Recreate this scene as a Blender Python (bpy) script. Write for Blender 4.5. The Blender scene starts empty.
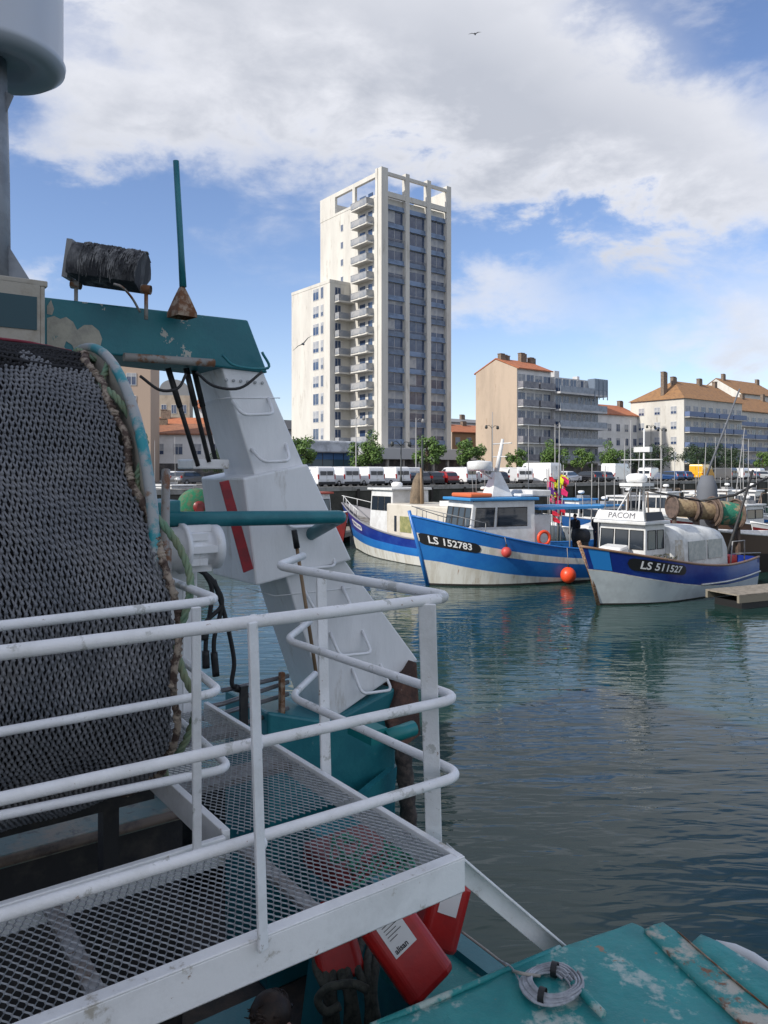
import bpy, math, random
from mathutils import Vector, Matrix
R = math.radians
rnd = random.Random(11)
scene = bpy.context.scene
col = scene.collection
HOR, FOC = 470.0, 770.0
CZ = 5.0
Z = Vector((0, 0, 1))

# ------------------------------------------------------------------ materials
MATS = {}
def mat(name, c, rough=.5, metal=0., c2=None, sc=5., lo=.45, hi=.6, c3=None, sc3=9., lo3=.6, hi3=.68,
        bump=0., bsc=40., stretch=None, spec=.5, coat=0., c4=None, sc4=5., lo4=.62, hi4=.66):
    if name in MATS: return MATS[name]
    m = bpy.data.materials.new(name); m.use_nodes = True
    nt = m.node_tree; N = nt.nodes; L = nt.links
    b = N['Principled BSDF']
    b.inputs['Roughness'].default_value = rough
    b.inputs['Metallic'].default_value = metal
    b.inputs['Specular IOR Level'].default_value = spec
    b.inputs['Coat Weight'].default_value = coat
    b.inputs['Base Color'].default_value = (*c, 1)
    m.diffuse_color = (*c, 1)
    tc = N.new('ShaderNodeTexCoord'); mp = N.new('ShaderNodeMapping')
    L.new(tc.outputs['Object'], mp.inputs['Vector'])
    if stretch: mp.inputs['Scale'].default_value = stretch
    def noise(s, det=8, rg=.68):
        n = N.new('ShaderNodeTexNoise'); n.inputs['Scale'].default_value = s
        n.inputs['Detail'].default_value = det; n.inputs['Roughness'].default_value = rg
        L.new(mp.outputs[0], n.inputs['Vector']); return n.outputs['Fac']
    cur = None
    def mixin(cur, cc, s, lo, hi):
        r = N.new('ShaderNodeMapRange'); r.inputs['From Min'].default_value = lo; r.inputs['From Max'].default_value = hi
        L.new(noise(s), r.inputs['Value'])
        x = N.new('ShaderNodeMix'); x.data_type = 'RGBA'
        L.new(r.outputs[0], x.inputs['Factor'])
        if cur is None: x.inputs['A'].default_value = (*c, 1)
        else: L.new(cur, x.inputs['A'])
        x.inputs['B'].default_value = (*cc, 1)
        return x.outputs['Result']
    if c2: cur = mixin(cur, c2, sc, lo, hi)
    if c3: cur = mixin(cur, c3, sc3, lo3, hi3)
    if c4: cur = mixin(cur, c4, sc4, lo4, hi4)
    if cur is not None: L.new(cur, b.inputs['Base Color'])
    if bump:
        bp = N.new('ShaderNodeBump'); bp.inputs['Strength'].default_value = 1; bp.inputs['Distance'].default_value = bump
        L.new(noise(bsc, 4), bp.inputs['Height']); L.new(bp.outputs[0], b.inputs['Normal'])
    MATS[name] = m
    return m

# ------------------------------------------------------------------ mesh builder
class MB:
    def __init__(s): s.V = []; s.F = []; s.I = []; s.S = []
    def v(s, p): s.V.append(tuple(p)); return len(s.V)-1
    def poly(s, pts, m=0, sm=False):
        s.F.append([s.v(p) for p in pts]); s.I.append(m); s.S.append(sm)
    def face(s, idx, m=0, sm=False): s.F.append(list(idx)); s.I.append(m); s.S.append(sm)
    def hexa(s, p, m=0):      # p: 4 bottom ccw, 4 top ccw
        b = len(s.V); s.V += [tuple(q) for q in p]
        for f in ((3,2,1,0),(4,5,6,7),(0,1,5,4),(1,2,6,5),(2,3,7,6),(3,0,4,7)):
            s.face([b+i for i in f], m)
    def box(s, x0, x1, y0, y1, z0, z1, m=0):
        s.hexa([(x0,y0,z0),(x1,y0,z0),(x1,y1,z0),(x0,y1,z0),(x0,y0,z1),(x1,y0,z1),(x1,y1,z1),(x0,y1,z1)], m)
    def obox(s, o, a, b, c, m=0):   # corner + three edges
        o, a, b, c = map(Vector, (o,a,b,c))
        if a.cross(b).dot(c) < 0: a, b = b, a
        s.hexa([o,o+a,o+a+b,o+b,o+c,o+a+c,o+a+b+c,o+b+c], m)
    def prism(s, pts, ex, m=0, sm=False):
        pts = [Vector(p) for p in pts]; ex = Vector(ex); n = len(pts); b = len(s.V)
        nrm = Vector((0,0,0))
        for i in range(n): nrm += pts[i].cross(pts[(i+1)%n])
        if nrm.dot(ex) > 0: pts.reverse()
        s.V += [tuple(p) for p in pts] + [tuple(p+ex) for p in pts]
        s.face([b+i for i in range(n)], m)
        s.face([b+n+i for i in reversed(range(n))], m)
        for i in range(n):
            j = (i+1) % n
            s.face([b+j, b+i, b+n+i, b+n+j], m, sm)
    def tube(s, pts, r, n=8, m=0, closed=False, caps=True):
        pts = [Vector(p) for p in pts]; k = len(pts)
        if not isinstance(r, (list, tuple)): r = [r]*k
        T = []
        for i in range(k):
            if closed: t = pts[(i+1)%k]-pts[i-1]
            else: t = pts[min(i+1,k-1)]-pts[max(i-1,0)]
            T.append(t.normalized())
        a = T[0].cross(Z)
        if a.length < .05: a = T[0].cross(Vector((1,0,0)))
        a.normalize(); b0 = len(s.V)
        for i in range(k):
            a = (a - T[i]*a.dot(T[i])).normalized(); c = T[i].cross(a)
            for j in range(n):
                q = 2*math.pi*j/n
                s.V.append(tuple(pts[i] + (a*math.cos(q)+c*math.sin(q))*r[i]))
        for i in range(k if closed else k-1):
            i2 = (i+1) % k
            for j in range(n):
                j2 = (j+1) % n
                s.face([b0+i*n+j, b0+i*n+j2, b0+i2*n+j2, b0+i2*n+j], m, n > 4)
        if caps and not closed:
            s.face([b0+j for j in reversed(range(n))], m); s.face([b0+(k-1)*n+j for j in range(n)], m)
    def lathe(s, prof, o, ax=(0,0,1), n=24, m=0, sm=True, arc=None, ms=None):
        # prof: (radius, dist along axis)
        o = Vector(o); ax = Vector(ax).normalized()
        a = ax.cross(Vector((1,0,0)))
        if a.length < .1: a = ax.cross(Vector((0,1,0)))
        a.normalize(); c = ax.cross(a); b0 = len(s.V)
        for (r, h) in prof:
            for j in range(n):
                q = 2*math.pi*j/n
                s.V.append(tuple(o+ax*h+(a*math.cos(q)+c*math.sin(q))*max(r,1e-4)))
        for i in range(len(prof)-1):
            for j in range(n):
                j2 = (j+1) % n
                s.face([b0+i*n+j, b0+i*n+j2, b0+(i+1)*n+j2, b0+(i+1)*n+j], ms[i] if ms else m, sm)
    def ball(s, o, r, n=14, m=0, sz=1.):
        k = n//2+1
        s.lathe([(r*math.sin(math.pi*i/k), -r*sz*math.cos(math.pi*i/k)) for i in range(k+1)], o, n=n, m=m)
    def build(s, name, mats, parent=None, org=None, bevel=0, recenter=False):
        if org is None: org = ORG.get(parent, Vector((0,0,0))) if parent else Vector((0,0,0))
        if recenter:
            xs = [v[0] for v in s.V]; ys = [v[1] for v in s.V]; zs = [v[2] for v in s.V]
            org = Vector(((min(xs)+max(xs))/2, (min(ys)+max(ys))/2, min(zs)))
        me = bpy.data.meshes.new(name)
        me.from_pydata([(x-org[0], y-org[1], z-org[2]) for x, y, z in s.V], [], s.F)
        if not isinstance(mats, (list, tuple)): mats = [mats]
        for q in mats: me.materials.append(q)
        me.polygons.foreach_set('material_index', s.I)
        me.polygons.foreach_set('use_smooth', s.S)
        me.update()
        o = bpy.data.objects.new(name, me); col.objects.link(o)
        if parent: o.parent = parent; ORG[o] = org
        elif recenter: o.location = org
        if bevel:
            bv = o.modifiers.new('bevel', 'BEVEL'); bv.width = bevel; bv.segments = 2; bv.limit_method = 'ANGLE'; bv.angle_limit = R(35)
        return o
ORG = {}
def thing(name, label, cat, loc=(0,0,0), rz=0., group=None, world=False):
    o = bpy.data.objects.new(name, None); col.objects.link(o)
    o.empty_display_size = .2
    o.location = loc; o.rotation_euler = (0,0,rz); tag(o, label, cat, group)
    if world: ORG[o] = Vector(loc)
    return o
def tag(o, label=None, cat=None, group=None, kind=None):
    if label: o['label'] = label
    if cat: o['category'] = cat
    if group: o['group'] = group
    if kind: o['kind'] = kind
    return o
def dup(root, loc=None, rz=None, label=None, group=None):
    kids = {}
    for ob in col.objects:
        if ob.parent: kids.setdefault(ob.parent, []).append(ob)
    def cp(o, par):
        c = o.copy(); col.objects.link(c)
        if par: c.parent = par
        for k in kids.get(o, []): cp(k, c)
        return c
    r = cp(root, None)
    if loc is not None: r.location = loc
    if rz is not None: r.rotation_euler = (0,0,rz)
    if label: r['label'] = label
    if group: r['group'] = group
    return r
def inst(o, parent, loc, rz=0., scale=None):     # another copy of a part mesh
    c = o.copy(); col.objects.link(c); c.parent = parent; c.location = loc; c.rotation_euler = (0,0,rz)
    if scale: c.scale = scale
    return c
def fillet(pts, r, k=5):
    pts = [Vector(p) for p in pts]; out = [pts[0]]
    for i in range(1, len(pts)-1):
        p = pts[i]; a = pts[i-1]-p; b = pts[i+1]-p
        d = min(r, a.length*.45, b.length*.45)
        p0 = p+a.normalized()*d; p1 = p+b.normalized()*d
        for j in range(k+1):
            t = j/k; out.append(p0*(1-t)**2 + p*2*t*(1-t) + p1*t*t)
    out.append(pts[-1]); return out
def spline(pts, k=6):
    pts = [Vector(p) for p in pts]; P = [pts[0]*2-pts[1]]+pts+[pts[-1]*2-pts[-2]]; out = []
    for i in range(1, len(P)-2):
        for j in range(k):
            t = j/k
            out.append(.5*((2*P[i])+(P[i+1]-P[i-1])*t+(2*P[i-1]-5*P[i]+4*P[i+1]-P[i+2])*t*t+(3*P[i]-P[i-1]-3*P[i+1]+P[i+2])*t**3))
    out.append(pts[-1]); return out
def text_mesh(s, size=1., shear=0., depth=0.0, bold=0.):
    cu = bpy.data.curves.new('t', 'FONT'); cu.body = s; cu.size = size; cu.shear = shear; cu.extrude = depth
    cu.align_x = 'CENTER'; cu.align_y = 'CENTER'; cu.offset = bold; cu.resolution_u = 3
    o = bpy.data.objects.new('t', cu)
    me = bpy.data.meshes.new_from_object(o)
    V = [tuple(v.co) for v in me.vertices]; Fs = [list(p.vertices) for p in me.polygons]
    bpy.data.objects.remove(o); bpy.data.curves.remove(cu); bpy.data.meshes.remove(me)
    return V, Fs
def add_text(mb, s, size, fn, m=0, shear=0., bold=0.):   # fn maps flat (x,y) to a point
    V, Fs = text_mesh(s, size, shear, 0, bold)
    b = len(mb.V); mb.V += [tuple(fn(x, y)) for x, y, z in V]
    for f in Fs: mb.face([b+i for i in f], m)

# ------------------------------------------------------------------ measuring rays (used to take positions of the ship's parts)
U = Vector((.808,.589,0)).normalized(); V = Vector((-.589,.808,0)).normalized()
C0 = Vector((.29,2.945,0))
def PX(px, py, Y): return Vector(((px-384)/FOC*Y, Y, CZ-(py-HOR)/FOC*Y))
def PZ(px, py, z): return PX(px, py, (CZ-z)*FOC/(py-HOR))
def PV(px, py, v):
    a = (px-384)/FOC
    return PX(px, py, (v + C0.dot(V))/(a*V.x+V.y))
def PU(px, py, u):
    a = (px-384)/FOC
    return PX(px, py, (u + C0.dot(U))/(a*U.x+U.y))
def UV(u, v, z): return C0 + U*u + V*v + Z*z
# ------------------------------------------------------------------ colours
white   = mat('white_paint', (.85,.85,.84), .35, c2=(.74,.74,.73), sc=3, c3=(.28,.17,.10), sc3=16, lo3=.65, hi3=.70, bump=.0015, bsc=50, c4=(.45,.42,.36), sc4=6, lo4=.62, hi4=.68)
gantryw = mat('gantry_paint', (.84,.85,.86), .4, c2=(.74,.75,.76), sc=2, c3=(.40,.36,.30), sc3=5, lo3=.60, hi3=.80, stretch=(1,1,.3), bump=.003, bsc=12, c4=(.25,.14,.08), sc4=17, lo4=.72, hi4=.76)
railw   = mat('rail_paint', (.86,.86,.86), .4, c2=(.77,.77,.76), sc=5, c3=(.28,.16,.09), sc3=26, lo3=.655, hi3=.70, c4=(.55,.55,.52), sc4=9, lo4=.58, hi4=.62, bump=.002, bsc=70)
teal    = mat('teal_paint', (.012,.15,.185), .4, c2=(.02,.19,.22), sc=3, c3=(.10,.22,.24), sc3=12, lo3=.66, hi3=.76, bump=.002, bsc=30)
tealp   = mat('peeling_teal', (.012,.14,.175), .45, c2=(.014,.17,.20), sc=2, c3=(.42,.42,.37), sc3=3.5, lo3=.60, hi3=.605, bump=.003, bsc=25)
tealt   = mat('worn_teal_cover', (.010,.19,.195), .5, c2=(.025,.29,.28), sc=3, lo=.35, hi=.65, c3=(.38,.47,.43), sc3=5.5, lo3=.54, hi3=.62, c4=(.30,.17,.10), sc4=7, lo4=.635, hi4=.66, bump=.006, bsc=30)
rust    = mat('rust', (.16,.07,.03), .85, c2=(.35,.27,.2), sc=18, bump=.004, bsc=60)
rustpipe= mat('rusty_pipe', (.30,.29,.27), .6, c2=(.20,.09,.04), sc=9, lo=.5, hi=.58, bump=.002)
galv    = mat('galvanised', (.42,.44,.45), .45, .4, c2=(.3,.31,.32), sc=30)
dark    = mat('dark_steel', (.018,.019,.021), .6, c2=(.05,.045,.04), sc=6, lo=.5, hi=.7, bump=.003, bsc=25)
rubber  = mat('black_rubber', (.012,.012,.014), .55)
red     = mat('red_plastic', (.42,.012,.010), .38, c2=(.33,.012,.012), sc=4, bump=.001)
redstrip= mat('red_strip', (.30,.012,.02), .45, c2=(.2,.012,.02), sc=8, c3=(.5,.45,.45), sc3=20, lo3=.7, hi3=.74)
beige   = mat('beige_steel', (.42,.39,.33), .6, c2=(.30,.26,.20), sc=4, lo=.5, hi=.65, c3=(.12,.07,.04), sc3=9, lo3=.66, hi3=.74, bump=.003)
wood    = mat('wood', (.28,.19,.11), .7, c2=(.18,.12,.07), sc=6, stretch=(1,1,.15))
black   = mat('black', (.01,.01,.012), .5)
glass   = mat('dark_glass', (.02,.028,.04), .06, spec=.8)
paper   = mat('label_paper', (.7,.7,.68), .6)
hair    = mat('brown_hair', (.016,.009,.006), .6, c2=(.035,.018,.010), sc=30)
skin    = mat('skin', (.45,.25,.18), .5)

# ------------------------------------------------------------------ the trawler
T0 = UV(-.5, 1.5, 0)
tr = thing('trawler', 'foreground trawler with teal gantry, white railings and mesh gangway', 'trawler', T0, world=True)

# --- hull and decks
m = MB()
ue = lambda v: .82 + max(0, min(1, (v-2.3)/.5))*1.0
vs = [-6,-4,-2,0,.6,1.1,1.7,2.3,2.5,2.8,3.2,4.4]
zt = lambda v: 2.5 + max(0,(v-1.0))*.05
for a, b in zip(vs[:-1], vs[1:]):
    for k, (f, g, z0, z1) in enumerate(((0,-.25,2.5,.9),(-.25,-.5,.9,-.6))):
        m.poly([UV(ue(a)+f,a,zt(a) if k==0 else .9), UV(ue(a)+g,a,z1), UV(ue(b)+g,b,z1), UV(ue(b)+f,b,zt(b) if k==0 else .9)], 0, True)
    m.poly([UV(ue(a),a,zt(a)), UV(ue(b),b,zt(b)), UV(ue(b)-.12,b,zt(b)), UV(ue(a)-.12,a,zt(a))])
    m.poly([UV(ue(a)-.12,a,zt(a)), UV(ue(b)-.12,b,zt(b)), UV(ue(b)-.12,b,1.2), UV(ue(a)-.12,a,1.2)])
m.obox(UV(-6.6,4.5,-.6), U*8.4, V*.1, Z*2.6)
m.obox(UV(-6.6,-6,-.6), U*.1, V*10.4, Z*3.1)
m.build('hull', teal, tr)
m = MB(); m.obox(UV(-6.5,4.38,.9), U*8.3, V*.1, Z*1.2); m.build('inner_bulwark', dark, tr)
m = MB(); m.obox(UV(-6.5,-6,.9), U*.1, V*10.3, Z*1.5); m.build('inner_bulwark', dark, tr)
m = MB(); m.poly([UV(-6.4,-6,1.2),UV(.7,-6,1.2),UV(.7,1.0,1.2),UV(1.7,2.4,1.2),UV(1.7,4.4,1.2),UV(-6.4,4.4,1.2)])
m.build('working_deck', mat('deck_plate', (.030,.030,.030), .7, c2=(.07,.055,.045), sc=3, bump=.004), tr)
# ledge inside the bulwark
m = MB(); m.obox(UV(.34,-3,2.40), U*.44, V*4.0, Z*.06); m.build('side_ledge', tealt, tr, bevel=.01)
m = MB(); m.obox(UV(-.42,.75,1.2), U*.40, V*.9, Z*.9); m.obox(UV(-.55,.05,1.2), U*.05, V*.5, Z*1.1)
m.build('winch_casing', teal, tr, bevel=.02)
# teal transom box the gantry leg stands on
m = MB()
tv = 2.80
p = [PV(268,712,tv), PV(332,722,tv), PV(395,688,tv), PV(397,812,tv), PV(268,830,tv)]
p[4].z = 1.2; p[3].z = 1.2
m.prism(p, V*.75)
m.build('leg_base', teal, tr, bevel=.02)
m = MB()
q0 = PV(385,738,2.2); m.tube([q0, q0+U*.26+Z*.02], .055, 12); m.obox(q0-U*.12-Z*.03, U*.14, V*.3, Z*.1)
m.build('fairlead_bracket', mat('bracket_teal', (.01,.2,.2), .4), tr)

# --- gangway: expanded metal grating
zg = 3.515
gr = MB()
def strand(a, b, w=.0016, h=.0035):
    d = (b-a).normalized(); s = d.cross(Z)*w
    k = len(gr.V)
    gr.V += [tuple(a-s), tuple(a+s+Z*h), tuple(a+s-Z*h*.4), tuple(b-s), tuple(b+s+Z*h), tuple(b+s-Z*h*.4)]
    for f in ((0,1,4,3),(1,2,5,4),(2,0,3,5)): gr.face([k+i for i in f])
def grate(u0, u1, v0, v1, cw, cl):
    nu = int((u1-u0)/cw); nv = int((v1-v0)/cl)
    for j in range(nv*2):
        va = v0+j*cl/2; vb = va+cl/2
        for i in range(nu+1):
            ua = u0+(i+(.5 if j % 2 else 0))*cw
            for sg in (-.5,.5):
                ub = ua+sg*cw
                if ub < u0-1e-4 or ub > u1+.01 or ua > u1+.01: continue
                # straight bond then slanted strand, as in pressed expanded metal
                mid = UV(ua, va+cl*.16, zg)
                strand(mid, UV(ub, vb, zg))
            if ua <= u1+.01: strand(UV(ua, va, zg), UV(ua, va+cl*.16, zg), .003)
grate(-2.75, -.02, .02, .66, .0285, .056)
grate(-.60, -.02, .68, 2.32, .0285, .056)
gw = gr.build('gangway_grating', galv, tr)
m = MB(); h = .115
m.obox(UV(-2.9,-.03,zg-h), U*2.90, V*.008, Z*(h+.012)); m.obox(UV(-2.9,-.03,zg+.012), U*2.90, V*.05, Z*.008)
m.obox(UV(-2.9,-.03,zg-h), U*2.90, V*.05, Z*.008)
m.build('edge_beam', white, gw, bevel=.003)
m = MB(); m.obox(UV(-.03,-.018,zg-.09), U*.03, V*2.4, Z*.112); m.build('edge_beam', white, gw, bevel=.004)
m = MB(); m.obox(UV(-.66,.7,zg-.1), U*.035, V*1.66, Z*.12); m.build('edge_beam', white, gw, bevel=.004)
m = MB(); m.obox(UV(-2.8,.665,zg-.1), U*2.14, V*.03, Z*.11); m.build('edge_beam', white, gw, bevel=.004)
barm = mat('bar_steel', (.33,.33,.33), .6, c2=(.22,.19,.17), sc=8, c3=(.12,.08,.05), sc3=20)
for u in (-.64, -1.36, -2.1):
    m = MB(); m.obox(UV(u,.0,zg-.03), U*.05, V*.66, Z*.022); m.build('cross_bar', barm, gw)
for v in (1.25, 1.28+.6):
    m = MB(); m.obox(UV(-.62,v,zg-.05), U*.6, V*.16, Z*.03); m.build('cross_bar', barm, gw)

# --- handrails
ZT, ZM, ZL = 4.51, 4.115, 3.805
def rail(pts, r, name='handrail', mt=None, fr=.10):
    m = MB(); m.tube(fillet(pts, fr, 7), r, 12); return m.build(name, mt or railw, tr)
VF = -.02   # the front rails stand just over the platform edge
def rl(px, py, z): return PZ(px, py, z)
def dirp(p, d, l): return p + d*l
f0 = PZ(258,620,ZT)
for (z, y0, yc, xc, back) in ((ZT,653,597,453,((277,566),(303,556))), (ZM,799,698,461,((286,640),(310,621))), (ZL,915.5,775,464,((291,697),(315,674)))):
    c = PZ(xc, yc, z); l = PZ(0, y0, z); d = (l-c).normalized()
    b = PZ(*back[0], z)
    rail([c+d*3.3, c, b, PZ(*back[1], z)], .0215 if z == ZT else .019)
# inner rails
for (z, y0, c, b) in ((ZT,626,(219,600),(163,578)), (ZM,732,(221,692),(181,659)), (ZL,815.5,(231,768),(181,722))):
    cc = PZ(*c, z); l = PZ(0, y0, z); d = (l-cc).normalized()
    bb = PZ(*b, z)
    rail([cc+d*2.6, cc, bb], .0175, fr=.08)
def flat_post(p0, p1, w, t, dirw, dirt):
    m = MB(); p0, p1 = Vector(p0), Vector(p1)
    m.hexa([p0-dirw*w-dirt*t, p0+dirw*w-dirt*t, p0+dirw*w+dirt*t, p0-dirw*w+dirt*t,
            p1-dirw*w-dirt*t, p1+dirw*w-dirt*t, p1+dirw*w+dirt*t, p1-dirw*w+dirt*t])
    return m.build('handrail_post', railw, tr, bevel=.004)
a = PV(263,950,-.045); b = PV(252.5,622,-.045); flat_post(a, b, .020, .009, (U*.9+V*.3).normalized(), V)
a = PZ(434,843,zg-.05); b = PZ(427,604,ZT-.01); flat_post(a, b, .033, .008, (U*.75-V*.66).normalized(), (U*.66+V*.75).normalized())
a = PZ(326,779,zg-.05); b = PZ(321,573,ZT-.03); flat_post(a, b, .028, .008, U, V)
a = PZ(197,853,zg-.0); b = PZ(196,607,ZT); flat_post(a, b, .0175, .008, U, V)
a = PZ(197,853,zg-.0)-U*1.6; flat_post(a, a+Z*1.0, .0175, .008, U, V)
a = PZ(262,948,zg)-U*2.2; flat_post(a, a+Z*1.0, .020, .009, U, V)
# --- boarding beam reaching out from the gangway corner
m = MB(); a = PX(446,845,3.14); b = PX(590,968,3.42)
d = (b-a).normalized(); s = d.cross(Z).normalized()
m.obox(a, d*(b-a).length, s*.062, Z*.012); m.obox(a-Z*.10, d*((b-a).length), s*.01, Z*.10)
m.build('boarding_beam', white, tr, bevel=.003)

# --- gantry
gv = 2.84
m = MB()
t1 = [PV(45,297,gv), PV(248,320,gv), PV(268,373,gv), PV(125,356,gv), PV(45,350,gv)]
e = (t1[0]-t1[1]).normalized()
t1[0] = t1[0]+e*1.6; t1[4] = t1[4]+e*1.6
m.prism(t1, V*.5)
gb = m.build('gantry_beam', tealp, tr, bevel=.012)
for pts_ in ([(47,318),(54,316),(60,319),(66,317),(73,322),(77,330),(84,325),(92,325),(99,331),(102,339),(99,352),(90,352),(75,352),(72,345),(66,341),(64,347),(68,352),(47,352)], [(47,306),(51,300),(54,309),(52,315),(47,314)]):
    m = MB(); m.prism([PV(x,y,gv-.001) for x, y in pts_], -V*.0025); m.build('bare_patch', mat('bare_primer', (.42,.40,.33), .8, c2=(.30,.29,.25), sc=6, c3=(.05,.2,.22), sc3=9, lo3=.62, hi3=.64, bump=.003), gb)
m = MB(); a = PV(124,357,gv-.06); b = PV(214,363,gv-.06); m.tube([a, b], .028, 12); m.build('cross_pipe', rustpipe, gb)
for (x0,y0,x1,y1,vv) in ((168,368,198,466,3.0),(186,368,209,462,3.0),(194,370,216,462,3.15)):
    m = MB(); m.tube([PV(x0,y0,vv), PV(x1,y1,vv)], .0165, 10); m.tube([PV(x0,y0,vv), PV(x0*.6+x1*.4,y0*.6+y1*.4,vv)], .021, 10); m.build('hydraulic_strut', dark, gb)
m = MB(); m.obox(PV(193,469,3.0), U*.28, V*.3, Z*.07); m.build('strut_shelf', white, gb, bevel=.01)
# cables slung under the beam
for P in ([(140,376),(160,390),(178,388),(186,374)], [(196,372),(214,386),(240,388),(262,372)], [(222,355),(236,366),(268,368),(262,352)]):
    m = MB(); m.tube(spline([PV(x,y,gv-.10) for x, y in P]), .010, 8); m.build('slung_cable', dark if P[0][0] < 200 else teal, gb)
# leg
lv = gv+.02
m = MB()
front = [PV(220,362,lv), PV(262,368,lv), PV(345,560,lv), PV(418,660,lv), PV(332,720,lv), PV(297,614,lv)]
bk = .52
m.prism(front, V*bk)
gl = m.build('gantry_leg', gantryw, tr, bevel=.012)
m = MB()
front = [PV(243,478,lv-.07), PV(308,464,lv-.07), PV(352,560,lv-.07), PV(256,586,lv-.07)]
m.prism(front, V*(bk+.24)); m.build('leg_sleeve', gantryw, gl, bevel=.015)
m = MB()
front = [PV(219,482,lv-.05), PV(228.5,480,lv-.05), PV(253,568,lv-.05), PV(243,572,lv-.05)]
m.prism(front, -V*.05-U*.02); m.build('fender_strip', redstrip, gl, bevel=.004)
# rungs
for (x, y) in ((236,402),(256,455),(326,585-25),(284,515+16),(300,552),(318,640),(344,690)):
    pass
for k, (a, b, c, d) in enumerate((((232,401),(243,415),(274,414),(268,398)), ((251,449),(263,462),(290,461),(286,444)),
        ((280,507),(290,528),(318,526),(310,506)), ((282,546),(296,570),(336,566),(330,548)),
        ((303,588),(316,612),(352,608),(342,586)), ((330,632),(340,656),(372,653),(362,630)), ((352,668),(362,694),(392,690),(380,664)))):
    l = lv-.0
    pts = [PV(*a, lv), PV(*b, l-.10), PV(*c, l-.10), PV(*d, lv)]
    m = MB(); m.tube(fillet(pts, .05, 4), .012, 8); m.build('rung', gantryw, gl)
m = MB()
for (xa,ya,xb,yb) in ((226,398,280,398),(262,474,311,470),(275,596,350,588)):
    m.tube([PV(xa,ya,lv-.002), PV(xb,yb,lv-.002)], .004, 6)
    m.tube([PV(xa,ya,lv-.002), PV(xa,ya,lv-.002)+V*.5], .004, 6)
gs_ = m.build('weld_seam', gantryw, gl)
for k in range(6):
    m = MB(); m.lathe([(.012,0),(.012,.010),(.001,.012)], PV(226+k*7.2,380+k*.6,lv), -V, 6, sm=False); m.build('bolt', galv, gl)
for (x_,y_) in ((253,621),(255.6,745.5),(260,843)):
    z_ = {621:ZT,745.5:ZM,843:ZL}[y_]
    m = MB(); m.ball(PZ(x_,y_,z_)-V*.006, .024 if z_ == ZT else .022, 12); m.build('weld_collar', railw, tr)
# teal gallows tube hooking to the leg
m = MB()
a = PV(150,519,2.25); b = PV(343,517,2.25); c = PV(306,537,2.9)
m.tube(fillet([a-U*.2, b-U*.02, b+V*.06-Z*.01, c], .05, 5), .047, 16); m.build('gallows_tube', teal, tr)
# hull pipes
for k, (y0, y1, x0) in enumerate(((688,676,235),(704,682,222),(716,694,214),(738,708,205))):
    m = MB(); a = PV(x0,y0,2.75); b = PV(288,y1,2.95)
    m.tube([a-U*.1, a, b], .0165, 10); m.build('hydraulic_pipe', mat('pipe_steel', (.20,.20,.21), .45, .4), tr)
m = MB(); m.obox(PV(241,748,2.66), U*.055, V*.03, Z*.42); m.build('pipe_clamp', dark, tr)
m = MB(); m.obox(PV(281,718,2.84), U*.035, V*.04, Z*.33); m.build('pipe_clamp', rust, tr)
for P in ([(204,572),(212,592),(206,640),(206,668)], [(206,575),(222,600),(214,640),(216,676)], [(214,580),(226,620),(234,660),(232,684),(242,690)],
          [(196,568),(212,580),(222,604),(206,622),(204,640)]):
    m = MB(); pp = spline([PV(x,y,2.7) for x, y in P]); m.tube(pp, .0165, 8)
    m.tube(pp[-5:], .026, 8); m.build('hydraulic_hose', rubber, tr)
# --- net drum
DC = (-.875, 2.03, 4.51); RF = 1.13
def dpt(u, r, th): return UV(u, DC[1]-r*math.sin(th), DC[2]+r*math.cos(th))
m = MB(); m.lathe([(.25,-2.4),(.25,0)], UV(*DC), U, 32)
nd = m.build('net_drum', beige, tr)
for u in (DC[0], DC[0]-2.5):
    m = MB(); m.lathe([(.001,.0),(RF,.0),(RF,.03),(.001,.03)], UV(u,DC[1],DC[2]), U, 72, sm=False)
    m.build('flange', beige, nd)
    m = MB(); m.tube([UV(u+.015,DC[1]+(RF+.0)*math.cos(q*math.pi/36),DC[2]+(RF)*math.sin(q*math.pi/36)) for q in range(72)], .024, 10, closed=True)
    m.build('rim', mat('worn_rim', (.34,.36,.36), .45, c2=(.02,.26,.30), sc=5, lo=.48, hi=.56, c3=(.25,.17,.12), sc3=14), nd)
m = MB()
a = PV(176,549,2.2); m.lathe([(.001,-.08),(.13,-.08),(.13,.02),(.15,.02),(.15,.05),(.115,.06),(.115,.20),(.135,.20),(.135,.26),(.10,.27),(.001,.27)], a, U, 20)
for q in range(10):
    an = q*math.pi/5; o = a + V*.125*math.cos(an)+Z*.125*math.sin(an)
    m.obox(o+U*.05-Z*.02-V*.02, U*(.10+.05*(q%2)), V*.04, Z*.04)
m.build('drum_motor', gantryw, nd)
m = MB(); m.prism([PV(164,530,2.35), PV(197,532,2.35), PV(199,790,2.35), PV(166,800,2.35)], V*.3)
m.prism([PV(182,585,2.32), PV(184,585,2.32), PV(184,742,2.32), PV(182,742,2.32)], -V*.012)
m.build('drum_stand', gantryw, nd, bevel=.006)
m = MB(); m.prism([PV(140,505,2.3), PV(181,500,2.3), PV(181,540,2.3), PV(160,548,2.3), PV(160,640,2.3), PV(140,660,2.3)], V*.35); m.build('bearing_block', teal, nd, bevel=.01)
m = MB(); m.tube([PV(166,470,2.05), PV(165,540,1.9), PV(164,600,1.75), PV(163,700,1.7)], .024, 10); m.lathe([(.035,-.06),(.035,.06)], PV(165,560,1.86), n=10); m.build('hose_guard', rustpipe, nd)
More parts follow.
